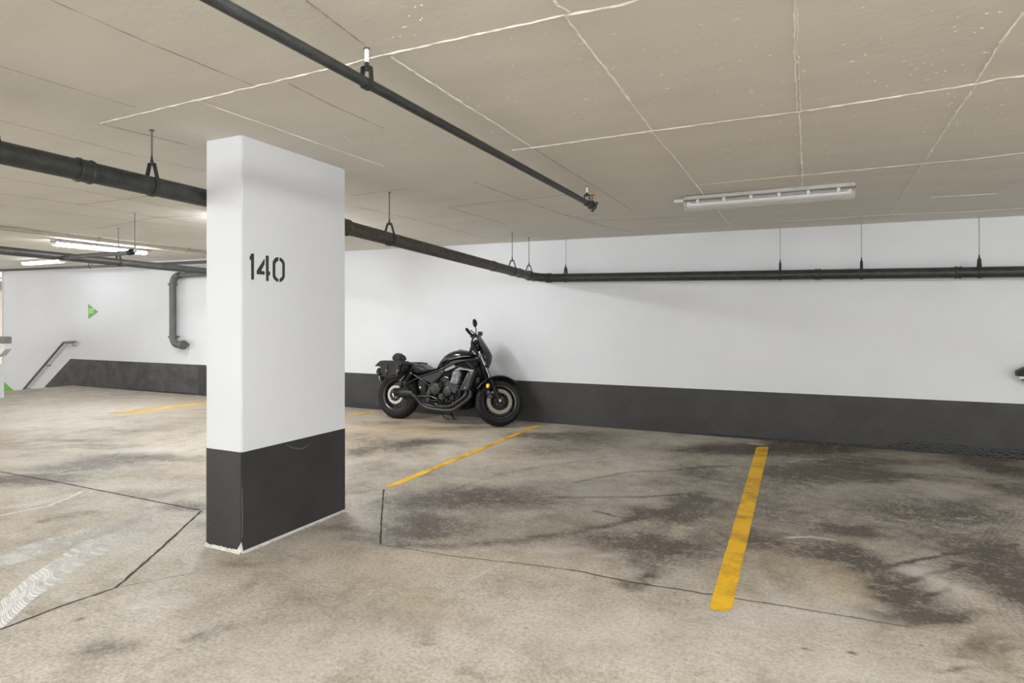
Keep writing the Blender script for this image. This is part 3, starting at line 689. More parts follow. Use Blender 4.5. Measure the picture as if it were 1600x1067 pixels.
# sprinkler pipe overhead
XS = -1.53
S0 = at_X(570, 128, XS); S1 = at_X(925, 321, XS); ds = (S1.z - S0.z) / (S1.y - S0.y)
sp = empty('sprinkler_pipe', (XS, 3.0, 2.2)); tag(sp, 'slim black sprinkler pipe under the ceiling ending in a grooved cap and brass valve', 'pipe')
SL = lambda v: Vector(v) - sp.location
RS_ = .0205
sa = Vector((XS, -1.5, S0.z + ds * (-1.5 - S0.y))); se = Vector((XS, S1.y, S1.z))
MB().tube([SL(sa), SL(se)], RS_, 24).build('run', M['pipe'], sp)
for (px_, wv) in ((573, .055), (917, .05)):
    yy = at_X(px_, 200, XS).y; hanger(sp, Vector((XS, yy, ceil_z(XS, yy))), S0.z + ds * (yy - S0.y), RS_, (0, 1, 0), white=wv, wide=.55)
cp = MB().lathe(SL(se + Vector((0, -.02, 0))), (0, 1, ds), [(0, RS_), (0, .034), (.008, .036), (.04, .036), (.048, .034), (.048, .012), (.055, .01)], 24).build('end_cap', M['pipe'], sp)
for a_q in (25, 155, 270):
    q = math.radians(a_q); d = Vector((math.cos(q), 0, math.sin(q)))
    c0 = se + Vector((0, .005, 0)) + d * .040
    MB().box(SL(c0), (.018, .03, .018), Matrix.Rotation(-q, 3, 'Y')).build('clamp_lug', M['black'], cp, .002)
    MB().lathe(SL(c0 - Vector((0, .03, 0))), (0, 1, 0), [(0, .005), (.006, .006), (.055, .006), (.06, .004)], 8).build('clamp_bolt', M['rodgrey'], cp)
v = MB().lathe(SL(se + Vector((0, -.0, .02))), (0, 0, 1), [(0, .011), (.02, .011), (.022, .007), (.055, .006)], 12).build('valve_stem', M['brass'], sp)
MB().lathe(SL(se + Vector((0, 0, .075))), (0, 0, 1), [(0, .008), (.004, .024), (.009, .024), (.012, .008)], 16).build('valve_handle', M['brass'], v)
# farther pipe on the left with its branch
XL = -7.30
T0 = at_X(60, 397, XL); T1 = at_X(320, 423.5, XL); dt = (T1.z - T0.z) / (T1.y - T0.y)
tp = empty('far_pipe', (XL, 5.0, 2.0)); tag(tp, 'dark grey pipe left of the pillar with a thin side branch', 'pipe')
TL = lambda v: Vector(v) - tp.location
RT = .043
MB().tube([TL((XL, -1, T0.z + dt * (-1 - T0.y))), TL((XL, 7.1, T0.z + dt * (7.1 - T0.y)))], RT, 24).build('run', M['pipe_far'], tp)
for px_ in (185,):
    yy = at_X(px_, 405, XL).y; hanger(tp, Vector((XL, yy, ceil_z(XL, yy))), T0.z + dt * (yy - T0.y), RT, (0, 1, 0))
b0 = at_X(100, 402, XL); b0.x += .04; b1 = at_Y(205, 394.5, b0.y)
MB().tube([TL(b0), TL(b1)], .023, 14).build('branch_pipe', M['pipe_grey'], tp)
MB().lathe(TL(b0 - Vector((.05, 0, 0))), (1, 0, 0), [(0, .03), (.05, .032), (.07, .02)], 14).build('saddle_tee', M['pipe_grey'], tp)
e_ = MB().lathe(TL(b1 - Vector((.03, 0, 0))), (1, 0, 0.15), [(0, .018), (0, .03), (.05, .032), (.055, .024), (.10, .022)], 14).build('elbow', M['black'], tp)
MB().tube([TL(b1 + Vector((.05, 0, 0))), TL(b1 + Vector((.06, 0, .06))), TL(b1 + Vector((.06, 0, ceil_z(b1.x, b1.y) - b1.z)))], .006, 8).build('branch_rod', M['rod'], tp)
# beige conduit close to the ceiling, left
g0 = on_ceil(0, 352); g1 = on_ceil(320, 389.5)
cn = empty('ceiling_conduit', (g0.x, 4.5, 2.4)); tag(cn, 'beige conduit fixed flat to the ceiling left of the pillar', 'conduit')
CL = lambda v: Vector(v) - cn.location
MB().tube([CL((g0.x, 0, ceil_z(g0.x, 0) - .03)), CL((g0.x, 7.3, ceil_z(g0.x, 7.3) - .03))], .024, 14).build('run', M['conduit'], cn)
for yy in (3.6, 4.9, 6.2): MB().box(CL((g0.x, yy, ceil_z(g0.x, yy) - .028)), (.09, .03, .056)).build('saddle_clip', M['conduit'], cn, .004)
# thin dark pipe across the far wall
f0 = at_Y(0, 422.5, 6.9); f1 = at_Y(185, 415, 6.9); df = (f1.z - f0.z) / (f1.x - f0.x)
fp = empty('wall_top_pipe', ((f0.x + f1.x) / 2, 6.9, f0.z)); tag(fp, 'thin dark pipe crossing the far left wall just under the ceiling', 'pipe')
FL = lambda v: Vector(v) - fp.location
MB().tube([FL((-18.5, 6.9, f0.z + df * (-18.5 - f0.x))), FL((XL - .05, 6.9, f0.z + df * (XL - .05 - f0.x)))], .026, 14).build('run', M['pipe_far'], fp)
ph = at_Y(141, 415, 6.9); hanger(fp, Vector((ph.x, 6.9, ceil_z(ph.x, 6.9))), f0.z + df * (ph.x - f0.x), .026, (1, 0, 0))
# downpipe with elbows on the far wall
yd = 7.25
k0 = at_Y(330, 428, yd); k1 = at_Y(278, 430, yd); k2 = at_Y(270.5, 437, yd); k3 = at_Y(270, 531, yd); k4 = at_Y(276, 538.5, yd); k5 = at_Y(282, 538.5, yd); k5.y = YW - .0
wp = empty('wall_downpipe', (k3.x, yd, k3.z)); tag(wp, 'dark grey downpipe with elbows on the white wall left of the pillar', 'pipe')
WL = lambda v: Vector(v) - wp.location
RW = .058
def arc3(a, m, b, n=6): return [a * (1 - t) ** 2 + m * 2 * t * (1 - t) + b * t * t for t in [i / n for i in range(n + 1)]]
far = Vector((-8.4, yd, k1.z + .0))
MB().tube([WL(far), WL(k1)], .045, 18).build('horizontal_run', M['pipe_grey'], wp)
MB().tube([WL(p) for p in arc3(Vector((k3.x + .2, yd, k1.z)), Vector((k3.x, yd, k1.z)), Vector((k3.x, yd, k1.z - .2)))], RW * 1.05, 18).build('top_elbow', M['pipe_grey'], wp)
MB().tube([WL((k3.x, yd, k1.z - .15)), WL((k3.x, yd, k3.z + .03))], RW, 18).build('vertical_run', M['pipe_grey'], wp)
MB().tube([WL(p) for p in arc3(Vector((k3.x, yd, k3.z + .08)), Vector((k3.x, yd, k4.z)), Vector((k3.x + .17, yd, k4.z)))], RW * 1.05, 18).build('bottom_elbow', M['pipe_grey'], wp)
MB().tube([WL((k3.x + .15, yd, k4.z)), WL((k3.x + .26, yd, k4.z))], RW, 18).build('outlet', M['pipe_grey'], wp)
for z_ in (k1.z - .16, k3.z + .06): MB().lathe(WL((k3.x, yd, z_ - .02)), (0, 0, 1), [(0, RW), (0, RW * 1.35), (.03, RW * 1.35), (.03, RW)], 18).build('flange', M['pipe_grey'], wp)
MB().lathe(WL((k3.x + .24, yd, k4.z)), (1, 0, 0), [(0, RW), (0, RW * 1.4), (.06, RW * 1.4), (.06, RW * .6)], 18).build('end_flange', M['pipe_grey'], wp)
MB().box(WL((k3.x, (yd + YW) / 2 + .02, k3.z + .06)), (.05, YW - yd, .02)).build('wall_bracket', M['pipe_grey'], wp)
MB().box(WL((k3.x + .26, (yd + YW) / 2 + .01, k4.z)), (.05, YW - yd, .05)).build('wall_bracket', M['pipe_grey'], wp)

# ------------------------------------------------------------------ handrail and signs on the far wall
yr = YW - .07
r0 = at_Y(117, 534.5, yr); r1 = at_Y(99.5, 535, yr); r2 = at_Y(38, 607, yr); r3 = r1 + (r2 - r1) * 1.6
hr = empty('handrail', tuple(r1)); tag(hr, 'sloping grey handrail on the white wall above the stairs', 'handrail')
HL = lambda v: Vector(v) - hr.location
MB().tube([HL(r0), HL(r1 + Vector((.05, 0, 0))), HL(r1), HL(r1.lerp(r3, .03)), HL(r3)], .024, 12).build('rail', M['steelrail'], hr)
for p in (r0 + Vector((-.08, 0, 0)), r1.lerp(r2, .42), r1.lerp(r2, .95)):
    MB().tube([HL(p), HL(p + Vector((0, 0, -.07))), HL(p + Vector((0, .07, -.07)))], .010, 8).build('bracket', M['steelrail'], hr)
def text_mesh(name, s, size, m, parent, loc, extr=.001):
    cu = bpy.data.curves.new(name, 'FONT'); cu.body = s; cu.size = size; cu.extrude = extr; cu.align_x = 'CENTER'; cu.align_y = 'CENTER'
    cu.resolution_u = 2
    t = bpy.data.objects.new(name, cu); C.objects.link(t)
    dg = bpy.context.evaluated_depsgraph_get(); me = bpy.data.meshes.new_from_object(t.evaluated_get(dg))
    bpy.data.objects.remove(t); me.name = name; me.materials.clear(); me.materials.append(m)
    o = bpy.data.objects.new(name, me); C.objects.link(o); o.parent = parent; o.location = loc; o.rotation_euler = (PI / 2, 0, 0); return o
def tri_sign(a, b, c, label):
    o = a.lerp(b, .5).lerp(c, .33); r = empty('triangle_sign', tuple(o)); tag(r, label, 'sign')
    MB().poly([p - o for p in (a, b, c)], (0, .006, 0)).build('panel', M['green'], r)
    return r
ys_ = YW - .008
sg = tri_sign(at_Y(137.5, 475, ys_), at_Y(138, 498, ys_), at_Y(153, 487, ys_), 'green triangular arrow sign on the white wall, well above the charcoal band')
text_mesh('lettering', 'EXIT', .15, M['signwhite'], sg, (-.02, -.003, 0)).scale = (.75, 1, 1)
a2, b2 = at_Y(6, 596.5, ys_), at_Y(6, 620, ys_); c2 = at_Y(22, 611, ys_)
tri_sign(a2, b2, c2, 'green triangular arrow sign low at the far left, half hidden by the floor edge')

# ------------------------------------------------------------------ fluorescent fixtures
def fixture(x, y, along_x, lit, label, gland=-1, L=1.24, cov='cover_lit', slim=False):
    z = ceil_z(x, y); r = empty('fluorescent_light', (x, y, z)); tag(r, label, 'light')
    if not along_x: r.rotation_euler = (0, 0, PI / 2)
    if lit and slim:
        hb = [(-.062, -.004), (-.05, -.001), (.05, -.001), (.062, -.004), (.066, -.036), (-.066, -.036)]
        MB().poly([Vector((-L / 2, a, b)) for a, b in hb], (L, 0, 0)).build('housing', M['housing_aged'], r, .003)
        MB().box((0, 0, -.039), (L + .01, .136, .006)).build('gasket', M['gasket'], r)
        for sx in (-1, 1): MB().box((sx * (L / 2 - .012), 0, -.060), (.022, .11, .040)).build('end_cap', M['housing'], r, .006)
    elif lit:
        MB().box((0, 0, -.0105), (L + .02, .09, .019)).build('housing', M['housing'], r, .003)
        for sx in (-1, 1): MB().box((sx * L / 2, 0, -.055), (.045, .12, .085)).build('end_cap', M['housing'], r, .006)
    else:
        hb = [(-.062, -.004), (-.05, -.001), (.05, -.001), (.062, -.004), (.066, -.032), (-.066, -.032)]
        MB().poly([Vector((-L / 2, a, b)) for a, b in hb], (L, 0, 0)).build('housing', M['housing_aged'], r, .003)
        MB().box((0, 0, -.037), (L + .01, .136, .006)).build('gasket', M['gasket'], r)
        MB().box((0, 0, -.0515), (L - .06, .10, .003)).build('reflector', M['reflector'], r)
        for sy in (-.028, .028):
            MB().tube([Vector((-L / 2 + .04, sy, -.070)), Vector((L / 2 - .04, sy, -.070))], .0135, 14).build('tube', M['tube_off'], r)
            for sx in (-1, 1): MB().box((sx * (L / 2 - .035), sy, -.066), (.03, .032, .036)).build('lamp_holder', M['housing'], r, .003)
    # clear trough cover
    secs = []
    for sx in (-L / 2, L / 2):
        secs.append([Vector((sx, .066 * math.cos(q), -.04 - .078 * max(math.sin(q), 0) ** .6)) for q in [PI * k / 12 for k in range(13)]])
    if lit:   # the frosted wrap-round cover glows as a whole
        if slim: secs = [[Vector((sx, .058 * math.cos(q), -.042 - .045 * max(math.sin(q), 0) ** .6)) for q in [PI * k / 14 for k in range(15)]] for sx in (-L / 2 + .025, L / 2 - .025)]
        else: secs = [[Vector((sx, .075 * math.cos(q), -.018 - .10 * max(math.sin(q), 0) ** .45)) for q in [PI * k / 14 for k in range(15)]] for sx in (-L / 2 + .02, L / 2 - .02)]
        MB().loft(secs, True, True).build('glowing_cover', M[cov], r)
    if not lit:
        MB().loft(secs, True, False).build('clear_cover', M['diffuser'], r)
        for k in range(6):
            xx = -L / 2 + .11 + k * (L - .22) / 5
            for sy in (-.068, .068): MB().box((xx, sy, -.052), (.022, .012, .03)).build('clip', M['housing'], r, .002)
    MB().tube([Vector((gland * L / 2, 0, -.024)), Vector((gland * (L / 2 + .09), 0, -.024))], .016, 12).build('cable_gland', M['housing'], r)
    return r
pR = at_z(1200, 314, 2.30)
fixture(-.285, 5.23, True, False, 'unlit fluorescent strip light with clear cover on the ceiling near the back wall')
fixture(-9.2, 5.40, False, True, 'lit fluorescent strip light left of the pillar, nearer of the two glowing ones', 1, L=1.3, cov='cover_mid', slim=True)
fixture(-5.2, 4.9, False, True, 'added lit fluorescent strip light on the ceiling, hidden behind the pillar', 1, cov='cover_mid')  # added lamp, unseen behind the pillar, brightens the middle of the bay
fixture(-12.5, 6.30, True, True, 'lit fluorescent strip light at the far left, farther of the two glowing ones', cov='cover_far', slim=True)
for i, (x, y, ax) in enumerate(OFF_LIGHTS):
    fixture(x, y, ax, True, ['lit fluorescent strip light above the camera', 'added lit fluorescent strip light left of the camera, out of view', 'lit fluorescent strip light behind the camera', 'lit fluorescent strip light behind the camera to the left', 'lit fluorescent strip light over the far left aisle', 'added lit fluorescent strip light right of the camera, out of view'][i], cov=['cover_strong', 'cover_dim', 'cover_lit', 'cover_lit', 'cover_dim', 'cover_lit'][i])

# ------------------------------------------------------------------ motorcycle
def motorcycle():
    RC = at_z(623.5, 653.6, 0); FC = at_z(782, 666.5, 0)     # tyre contact points
    yaw = math.atan2(FC.y - RC.y, FC.x - RC.x); lean = math.radians(6.5)
    root = empty('motorcycle', tuple(RC)); root.rotation_euler = (-lean, 0, yaw)
    MW = Matrix.Translation(RC) @ Matrix.Rotation(yaw, 4, 'Z') @ Matrix.Rotation(-lean, 4, 'X'); MI = MW.inverted()
    o_ = MI @ CAM
    def P(zx, zy, y=0.0):      # position on the plane y of the motorcycle seen at a place of the enlarged crop
        d = MI.to_3x3() @ ray(570 + zx / 5.336, 480 + zy / 5.336)
        return o_ + d * ((y - o_.y) / d.y)
    def prism(name, pts, y0, y1, m, bevel=.006, par=root, seg=2):
        b = MB().poly([P(x, y, y0) for x, y in pts], (0, y1 - y0, 0)); return b.build(name, M[m], par, bevel, seg)
    def tube(name, pts, r, m, par=root, n=12):
        b = MB().tube([P(*p) for p in pts], r, n); return b.build(name, M[m], par)
    def smooth_path(pts, k=5):
        out = []; n = len(pts)
        for i in range(n - 1):
            p0, p1, p2, p3 = [Vector(pts[max(0, min(n - 1, j))]) for j in (i - 1, i, i + 1, i + 2)]
            for q in range(k):
                t = q / k; out.append(.5 * ((2 * p1) + (p2 - p0) * t + (2 * p0 - 5 * p1 + 4 * p2 - p3) * t * t + (3 * p1 - p0 - 3 * p2 + p3) * t ** 3))
        out.append(Vector(pts[-1])); return out
    def stube(name, pts, r, m, par=root, n=12): return MB().tube([P(*p) for p in smooth_path(pts)], r, n).build(name, M[m], par)
    # wheels --------------------------------------------------------
    def wheel(c, ax, R, rim, w, nm, disc_r, disc_side, spokes):
        ax = Vector(ax).normalized(); h = w / 2
        prof = [(-h * .72, rim - .004), (-h * .95, rim + .025), (-h, (rim + R) / 2 + .01), (-h * .86, R - .035), (-h * .62, R - .014), (-h * .32, R - .003), (0, R), (h * .32, R - .003), (h * .62, R - .014), (h * .86, R - .035), (h, (rim + R) / 2 + .01), (h * .95, rim + .025), (h * .72, rim - .004), (0, rim - .018)]
        ty = MB().lathe(c, ax, prof, 64, True).build(nm + '_tyre', M['tyre'], root, angle=60)
        # tread grooves: dark wedge cuts standing just at the surface
        up = Vector((0, 0, 1)); a = ax.cross(up).normalized(); b = ax.cross(a)
        g = MB()
        for k in range(26):
            for s in (-1, 1):
                q0 = 2 * PI * k / 26 + (.12 if s > 0 else 0); pts = []
                for j in range(4):
                    hh = s * h * (.12 + .6 * j / 3); rr = R - [.0, .003, .011, .020][j] + .0006; q = q0 + .05 * j
                    pts.append(c + ax * hh + (a * math.cos(q) + b * math.sin(q)) * rr)
                g.tube(pts, .0022, 4)
        g.build('tread_groove', M['deep'], ty)
        rp = [(-h * .74, rim), (-h * .78, rim + .006), (-h * .70, rim - .008), (-h * .5, rim - .020), (0, rim - .034), (h * .5, rim - .020), (h * .70, rim - .008), (h * .78, rim + .006), (h * .74, rim), (0, rim - .014)]
        rm = MB().lathe(c, ax, rp, 64, True).build(nm + '_rim', M['rim'], root)
        for s in (-1, 1): MB().lathe(c, ax, [(s * h * .78, rim + .007), (s * (h * .78 + .003), rim + .004), (s * h * .76, rim - .004)], 64, True).build('rim_edge', M['rimedge'], rm)
        for k in range(spokes):
            q0 = 2 * PI * k / spokes + .3; sp_ = MB()
            for s in (-1, 1):
                q1 = q0 + s * .17
                d0 = a * math.cos(q0 + s * .12) + b * math.sin(q0 + s * .12); d1 = a * math.cos(q1) + b * math.sin(q1)
                sp_.tube([c + d0 * .035, c + d0 * .09, c + d1 * (rim - .02)], [.016, .012, .009], 8)
            sp_.build('spoke', M['rim'], rm)
        MB().lathe(c, ax, [(-.06, .028), (-.055, .036), (-.02, .045), (.02, .045), (.055, .036), (.06, .028)], 24).build('hub', M['rim'], rm)
        n_out = disc_side
        c2 = c + ax * n_out
        dsk = MB().lathe(c2, ax, [(-.0025, disc_r), (.0025, disc_r), (.0025, disc_r * .72), (-.0025, disc_r * .72)], 56, True).build(nm + '_brake_disc', M['disc'], root)
        hl = MB()
        for k in range(30):
            q = 2 * PI * k / 30; rr = disc_r * (.79 if k % 2 else .92); p = c2 + (a * math.cos(q) + b * math.sin(q)) * rr
            hl.lathe(p - ax * .0034, ax, [(0, .0042), (.0068, .0042)], 6)
        hl.build('disc_hole', M['deep'], dsk)
        cr = MB().lathe(c2, ax, [(-.004, disc_r * .45), (.004, disc_r * .45), (.004, .02), (-.004, .02)], 32, True)
        for k in range(8):
            q = 2 * PI * k / 8; d = a * math.cos(q) + b * math.sin(q)
            cr.tube([c2 + d * disc_r * .4, c2 + d * disc_r * .74], [.010, .006], 6)
        cr.build('disc_carrier', M['rim'], dsk)
        for k in range(6):
            q = 2 * PI * k / 6 + .2; d = a * math.cos(q) + b * math.sin(q)
            MB().lathe(c2 + d * disc_r * .32 + ax * (n_out / abs(n_out)) * .003, ax * n_out, [(0, .007), (.006, .006)], 8).build('disc_bolt', M['bolt'], dsk)
        return ty
    RA = Vector((P(268, 735).x, 0, .326)); RA.x = 0.0 + P(286, 735, 0).x * 0.5 + 0
    RA = Vector((P(285, 740).x, 0, .322))
    wheel(RA, (0, 1, 0), .326, .205, .175, 'rear', .125, -.085, 5)
    FA = Vector((P(1118, 797).x, 0, .298))
    ST = math.radians(36)
    hd = P(950, 385); axs = (hd - FA).normalized()
    Rs = Matrix.Rotation(ST, 3, axs)
    latL = Rs @ Vector((0, 1, 0)); fw = Rs @ Vector((1, 0, 0))
    wheel(FA, latL, .300, .208, .13, 'front', .160, -.062, 5)
    def S(p): return hd + Rs @ (Vector(p) - hd)      # a point of the unsteered front end -> steered
    # fork ----------------------------------------------------------
    L_ = (hd - FA).length
    def fk(t, side, fwd=0.0): return FA + axs * (L_ * t) + latL * side + fw * fwd
    for sd in (-.098, .098):
        leg = MB().tube([fk(.30, sd), fk(.80, sd), fk(.97, sd)], .0205, 16).build('fork_leg', M['fork'], root)
        MB().tube([fk(-.02, sd), fk(.05, sd), fk(.12, sd), fk(.40, sd)], [.022, .027, .030, .029], 16).build('fork_slider', M['black'], leg)
        MB().tube([fk(.39, sd), fk(.42, sd), fk(.46, sd)], [.033, .031, .027], 16).build('dust_seal', M['black'], leg)
        MB().lathe(fk(.97, sd), axs, [(0, .022), (.012, .022), (.016, .016)], 12).build('fork_cap', M['bolt'], leg)
        c_q = fk(.0, sd); MB().lathe(c_q + latL * (sd * .25), latL * sd, [(0, .02), (.012, .018), (.014, .010)], 12).build('axle_nut', M['bolt'], leg)
    ax_ = MB().tube([fk(0, -.115), fk(0, .115)], .013, 12).build('front_axle', M['bolt'], root)
    for t, m_, nm in ((.90, 'head', 'top_clamp'), (.68, 'black', 'lower_clamp')):
        b = MB(); 
        for sd in (-.098, .098): b.tube([fk(t - .02, sd), fk(t + .02, sd)], .034, 16)
        b.box(fk(t, 0), (.06, .20, .034), (Matrix((fw, latL, axs)).transposed()))
        b.build(nm, M[m_], root)
    # brake calliper and hose, amber reflector on the right leg
    cal = MB().box(fk(.10, -.085, -.105), (.07, .05, .10), Matrix((fw, latL, axs)).transposed()).build('front_calliper', M['engine'], root, .012)
    for t in (.06, .14): MB().lathe(fk(t, -.112, -.105), -latL, [(0, .018), (.006, .017), (.010, .012)], 14).build('calliper_piston', M['head'], cal)
    MB().box(fk(.10, -.09, -.05), (.07, .02, .05), Matrix((fw, latL, axs)).transposed()).build('calliper_bracket', M['black'], cal, .004)
    rf = P(1028, 655, -.17)
    am = MB().lathe(rf, (-.45, -.88, .1), [(-.02, .020), (-.01, .029), (.006, .030), (.014, .026), (.019, .014), (.021, .004)], 20).build('amber_light', M['amber'], root)
    MB().lathe(rf, (-.45, -.88, .1), [(-.03, .02), (-.02, .034), (.0, .034), (.0, .030)], 20).build('light_shell', M['black'], am)
    MB().tube([rf + Vector((.01, .02, 0)), fk(.42, -.098, -.01)], .008, 8).build('light_stem', M['black'], am)
    MB().tube([fk(.16, -.1, -.10), fk(.30, -.13, -.10), fk(.5, -.12, -.06), fk(.72, -.10, -.05), fk(.9, -.09, -.05)], .0055, 8).build('brake_hose', M['black'], root)
    # front mudguard
    upv = Vector((0, 0, 1)); secs = []
    for k in range(25):
        q = math.radians(52 + 105 * k / 24); rad = .322
        c0 = FA + (fw * math.cos(q) + (upv - fw * upv.dot(fw)).normalized() * math.sin(q)) * 1.0 * rad
        n_ = (c0 - FA).normalized(); w_ = .070 * (1 - .35 * abs(k / 24 - .5) ** 2 * 4)
        secs.append([c0 + latL * (w_ * math.cos(a)) + n_ * (.030 * math.sin(a) - .012) for a in [PI * j / 8 for j in range(9)]] + [c0 + latL * (w_ * .92 * math.cos(a)) + n_ * (.030 * math.sin(a) - .018) for a in [PI * j / 8 for j in range(8, -1, -1)]])
    MB().loft(secs).build('front_mudguard', M['black'], root)
    for sd in (-1, 1): MB().tube([fk(.36, sd * .08), FA + fw * .0 + upv * .318 + latL * sd * .06], .007, 6).build('mudguard_stay', M['black'], root)
    # headlight and smoked screen
    hl_c = fk(.93, 0, .075)
    hl = MB().lathe(hl_c - fw * .07, fw, [(0, .03), (.02, .06), (.05, .078), (.09, .080), (.10, .074), (.105, .05)], 28).build('headlight', M['black'], root)
    MB().lathe(hl_c + fw * .030, fw, [(0, .07), (.012, .06), (.018, .03)], 28).build('headlight_lens', M['tube_off'], hl)
    b = MB(); secs = []; NS = 10; NW = 14
    # side view profile of the screen (from the crop): front edge of centre line and rear edge of its sides
    prof = [(1040, 497), (1060, 450), (1073, 388), (1052, 345), (1026, 305), (1000, 268), (978, 240)]
    base = [P(x, y, .0) for x, y in prof]
    un = [hd + Rs.inverted() @ (p - hd) for p in base]          # bring back to the unsteered frame
    wid = [.085, .13, .165, .17, .16, .14, .11]
    for i, p in enumerate(un):
        row = []; row2 = []
        for j in range(NW + 1):
            t = -1 + 2 * j / NW; y_ = wid[i] * t; dx = -.135 * abs(t) ** 1.9 * (wid[i] / .17)
            q = Vector((FA.x + (p - FA).x * 1 + dx, y_, p.z)); row.append(S((q.x, q.y, q.z))); row2.append(S((q.x - .004, q.y * .985, q.z - .001)))
        secs.append(row + row2[::-1])
    b.loft(secs).build('windscreen', M['screen'], root, angle=50)
    secs = []
    for k_, (sc2, zz, xx) in enumerate([(.11, 0, 0), (.10, .03, -.014), (.075, .058, -.030), (.03, .072, -.038)]):
        row = []; row2 = []; p = un[-1]
        for j in range(NW + 1):
            t = -1 + 2 * j / NW; row.append(S((p.x + xx - .085 * abs(t) ** 2.2 * sc2 / .17, sc2 * t, p.z + zz))); row2.append(S((p.x + xx - .004 - .085 * abs(t) ** 2.2 * sc2 / .17, sc2 * t * .98, p.z + zz)))
        secs.append(row + row2[::-1])
    MB().loft(secs).build('screen_top', M['screenclear'], root)
    # handlebar, grips, controls, mirrors
    rise = fk(.93, 0, -.02)
    for sd in (-.045, .045): MB().tube([fk(.93, sd, 0), fk(1.05, sd, -.02), fk(1.20, sd, -.035)], [.02, .018, .022], 12).build('bar_riser', M['black'], root)
    gR = P(866, 210, -.34); gRe = P(852, 188, -.41)
    gL = fk(1.20, .27, -.02); gLe = fk(1.18, .33, -.05)
    bc = fk(1.21, 0, -.04)
    swR = P(905, 240, -.25)
    swL = fk(1.20, .20, -.01)
    MB().tube(smooth_path([tuple(gR), tuple(swR), tuple(bc.lerp(swR, .45) + Vector((0, 0, .0))), tuple(bc), tuple(bc.lerp(swL, .5)), tuple(swL), tuple(gL)]), .0125, 12).build('handlebar', M['black'], root)
    for nm, a, b_, s_w in (('r', gR, gRe, swR), ('l', gL, gLe, swL)):
        ax2 = (b_ - a).normalized(); st = a.lerp(s_w, .35)
        g = MB().tube([st, b_], .0185, 14).build('grip', M['tyre'], root)
        MB().lathe(b_, ax2, [(0, .019), (.004, .021), (.018, .019), (.022, .010)], 14).build('bar_end', M['black'], g)
        MB().box(s_w, (.075, .060, .055), Matrix.Rotation(.4, 3, 'Z')).build('switch_box', M['black'], root, .012)
        lv0 = s_w + fw * .045; MB().tube([lv0, lv0.lerp(b_ + fw * .05, .5) + fw * .012, b_ + fw * .045], [.008, .006, .007], 8).build('hand_lever', M['black'], root)
    rs_ = swR + fw * .05 + Vector((.015, .05, .035))
    res = MB().box(rs_, (.06, .055, .045), Matrix.Rotation(.5, 3, 'Z')).build('brake_reservoir', M['black'], root, .010)
    MB().box(rs_ + Vector((0, 0, .026)), (.064, .058, .010), Matrix.Rotation(.5, 3, 'Z')).build('reservoir_cap', M['engine'], res, .003)
    def mirror(pm, stem0, stem1):
        n_ = Vector((-.82, -.45, .02)).normalized(); sx = n_.cross(Vector((0, 0, 1))).normalized(); up = sx.cross(n_)
        up = (up * .97 + sx * -.22).normalized(); sx = n_.cross(up)
        secs = []
        for d, k in ((-.006, .93), (.0, 1.0), (.010, .98), (.020, .80), (.026, .45)):
            secs.append([pm - n_ * d + sx * (.062 * k * math.cos(a)) + up * (.047 * k * math.sin(a)) for a in [2 * PI * j / 24 for j in range(24)]])
        mr = MB().loft(secs).build('mirror', M['black'], root)
        MB().loft([[pm + n_ * .0068 + sx * (.055 * math.cos(a)) + up * (.040 * math.sin(a)) for a in [2 * PI * j / 24 for j in range(24)]], [pm + n_ * .0076 + sx * (.05 * math.cos(a)) + up * (.036 * math.sin(a)) for a in [2 * PI * j / 24 for j in range(24)]]]).build('mirror_glass', M['reflector'], mr)
        MB().tube([stem0, stem1, pm - n_ * .02], .006, 8).build('mirror_stem', M['black'], mr)
    def mirror2(pm, hw, hh, stem):
        n_ = Vector((.80, -.60, .0)).normalized(); sx = n_.cross(Vector((0, 0, 1))).normalized(); up = Vector((0, 0, 1)); up = (up + sx * .15).normalized()
        secs = []
        for d, k in ((-.012, .6), (-.008, .95), (.0, 1.0), (.012, .9), (.022, .5)):
            secs.append([pm + n_ * d + sx * (hw * k * math.cos(a)) + up * (hh * k * math.sin(a) * (1 + .12 * math.cos(a))) for a in [2 * PI * j / 24 for j in range(24)]])
        mr = MB().loft(secs).build('mirror', M['black'], root)
        MB().tube(stem + [pm - up * hh * .8], .0065, 8).build('mirror_stem', M['black'], mr)
    mirror2(P(918, 132, -.30), .030, .052, [P(926, 228, -.26), P(928, 185, -.28)])
    gm = gL + Vector((-.02, .02, .0))
    # instrument pod
    ip = fk(1.12, 0, .02)
    MB().lathe(ip, (axs * .8 - fw * .6), [(-.03, .03), (-.02, .045), (.01, .048), (.018, .042), (.018, .01)], 24).build('instrument', M['black'], root)
    # tank -----------------------------------------------------------
    top = [(612, 505), (640, 462), (668, 428), (700, 397), (735, 376), (775, 362), (815, 357), (850, 359), (880, 370), (905, 388), (925, 404)]
    bot = [(612, 512), (645, 500), (680, 482), (710, 468), (740, 455), (775, 446), (815, 438), (850, 432), (880, 426), (905, 420), (925, 414)]
    hw = [.03, .075, .105, .130, .145, .150, .150, .145, .130, .100, .050]
    secs = []
    for (tx, ty), (bx, by), w_ in zip(top, bot, hw):
        pt = P(tx, ty, 0); pb = P(bx, by, -w_ * .95); x_ = pt.x; z0, z1 = pb.z, pt.z
        if z1 - z0 < .01: z1 = z0 + .012
        row = []
        for j in range(28):
            a = 2 * PI * j / 28; ca, sa = math.cos(a), math.sin(a)
            yy = w_ * abs(ca) ** .75 * (1 if ca > 0 else -1)
            if sa >= 0: zz = z0 + (z1 - z0) * (.25 + .75 * sa ** .85)
            else: zz = z0 + (z1 - z0) * .25 * (1 - abs(sa) ** .5)
            row.append(Vector((x_, yy, zz)))
        secs.append(row)
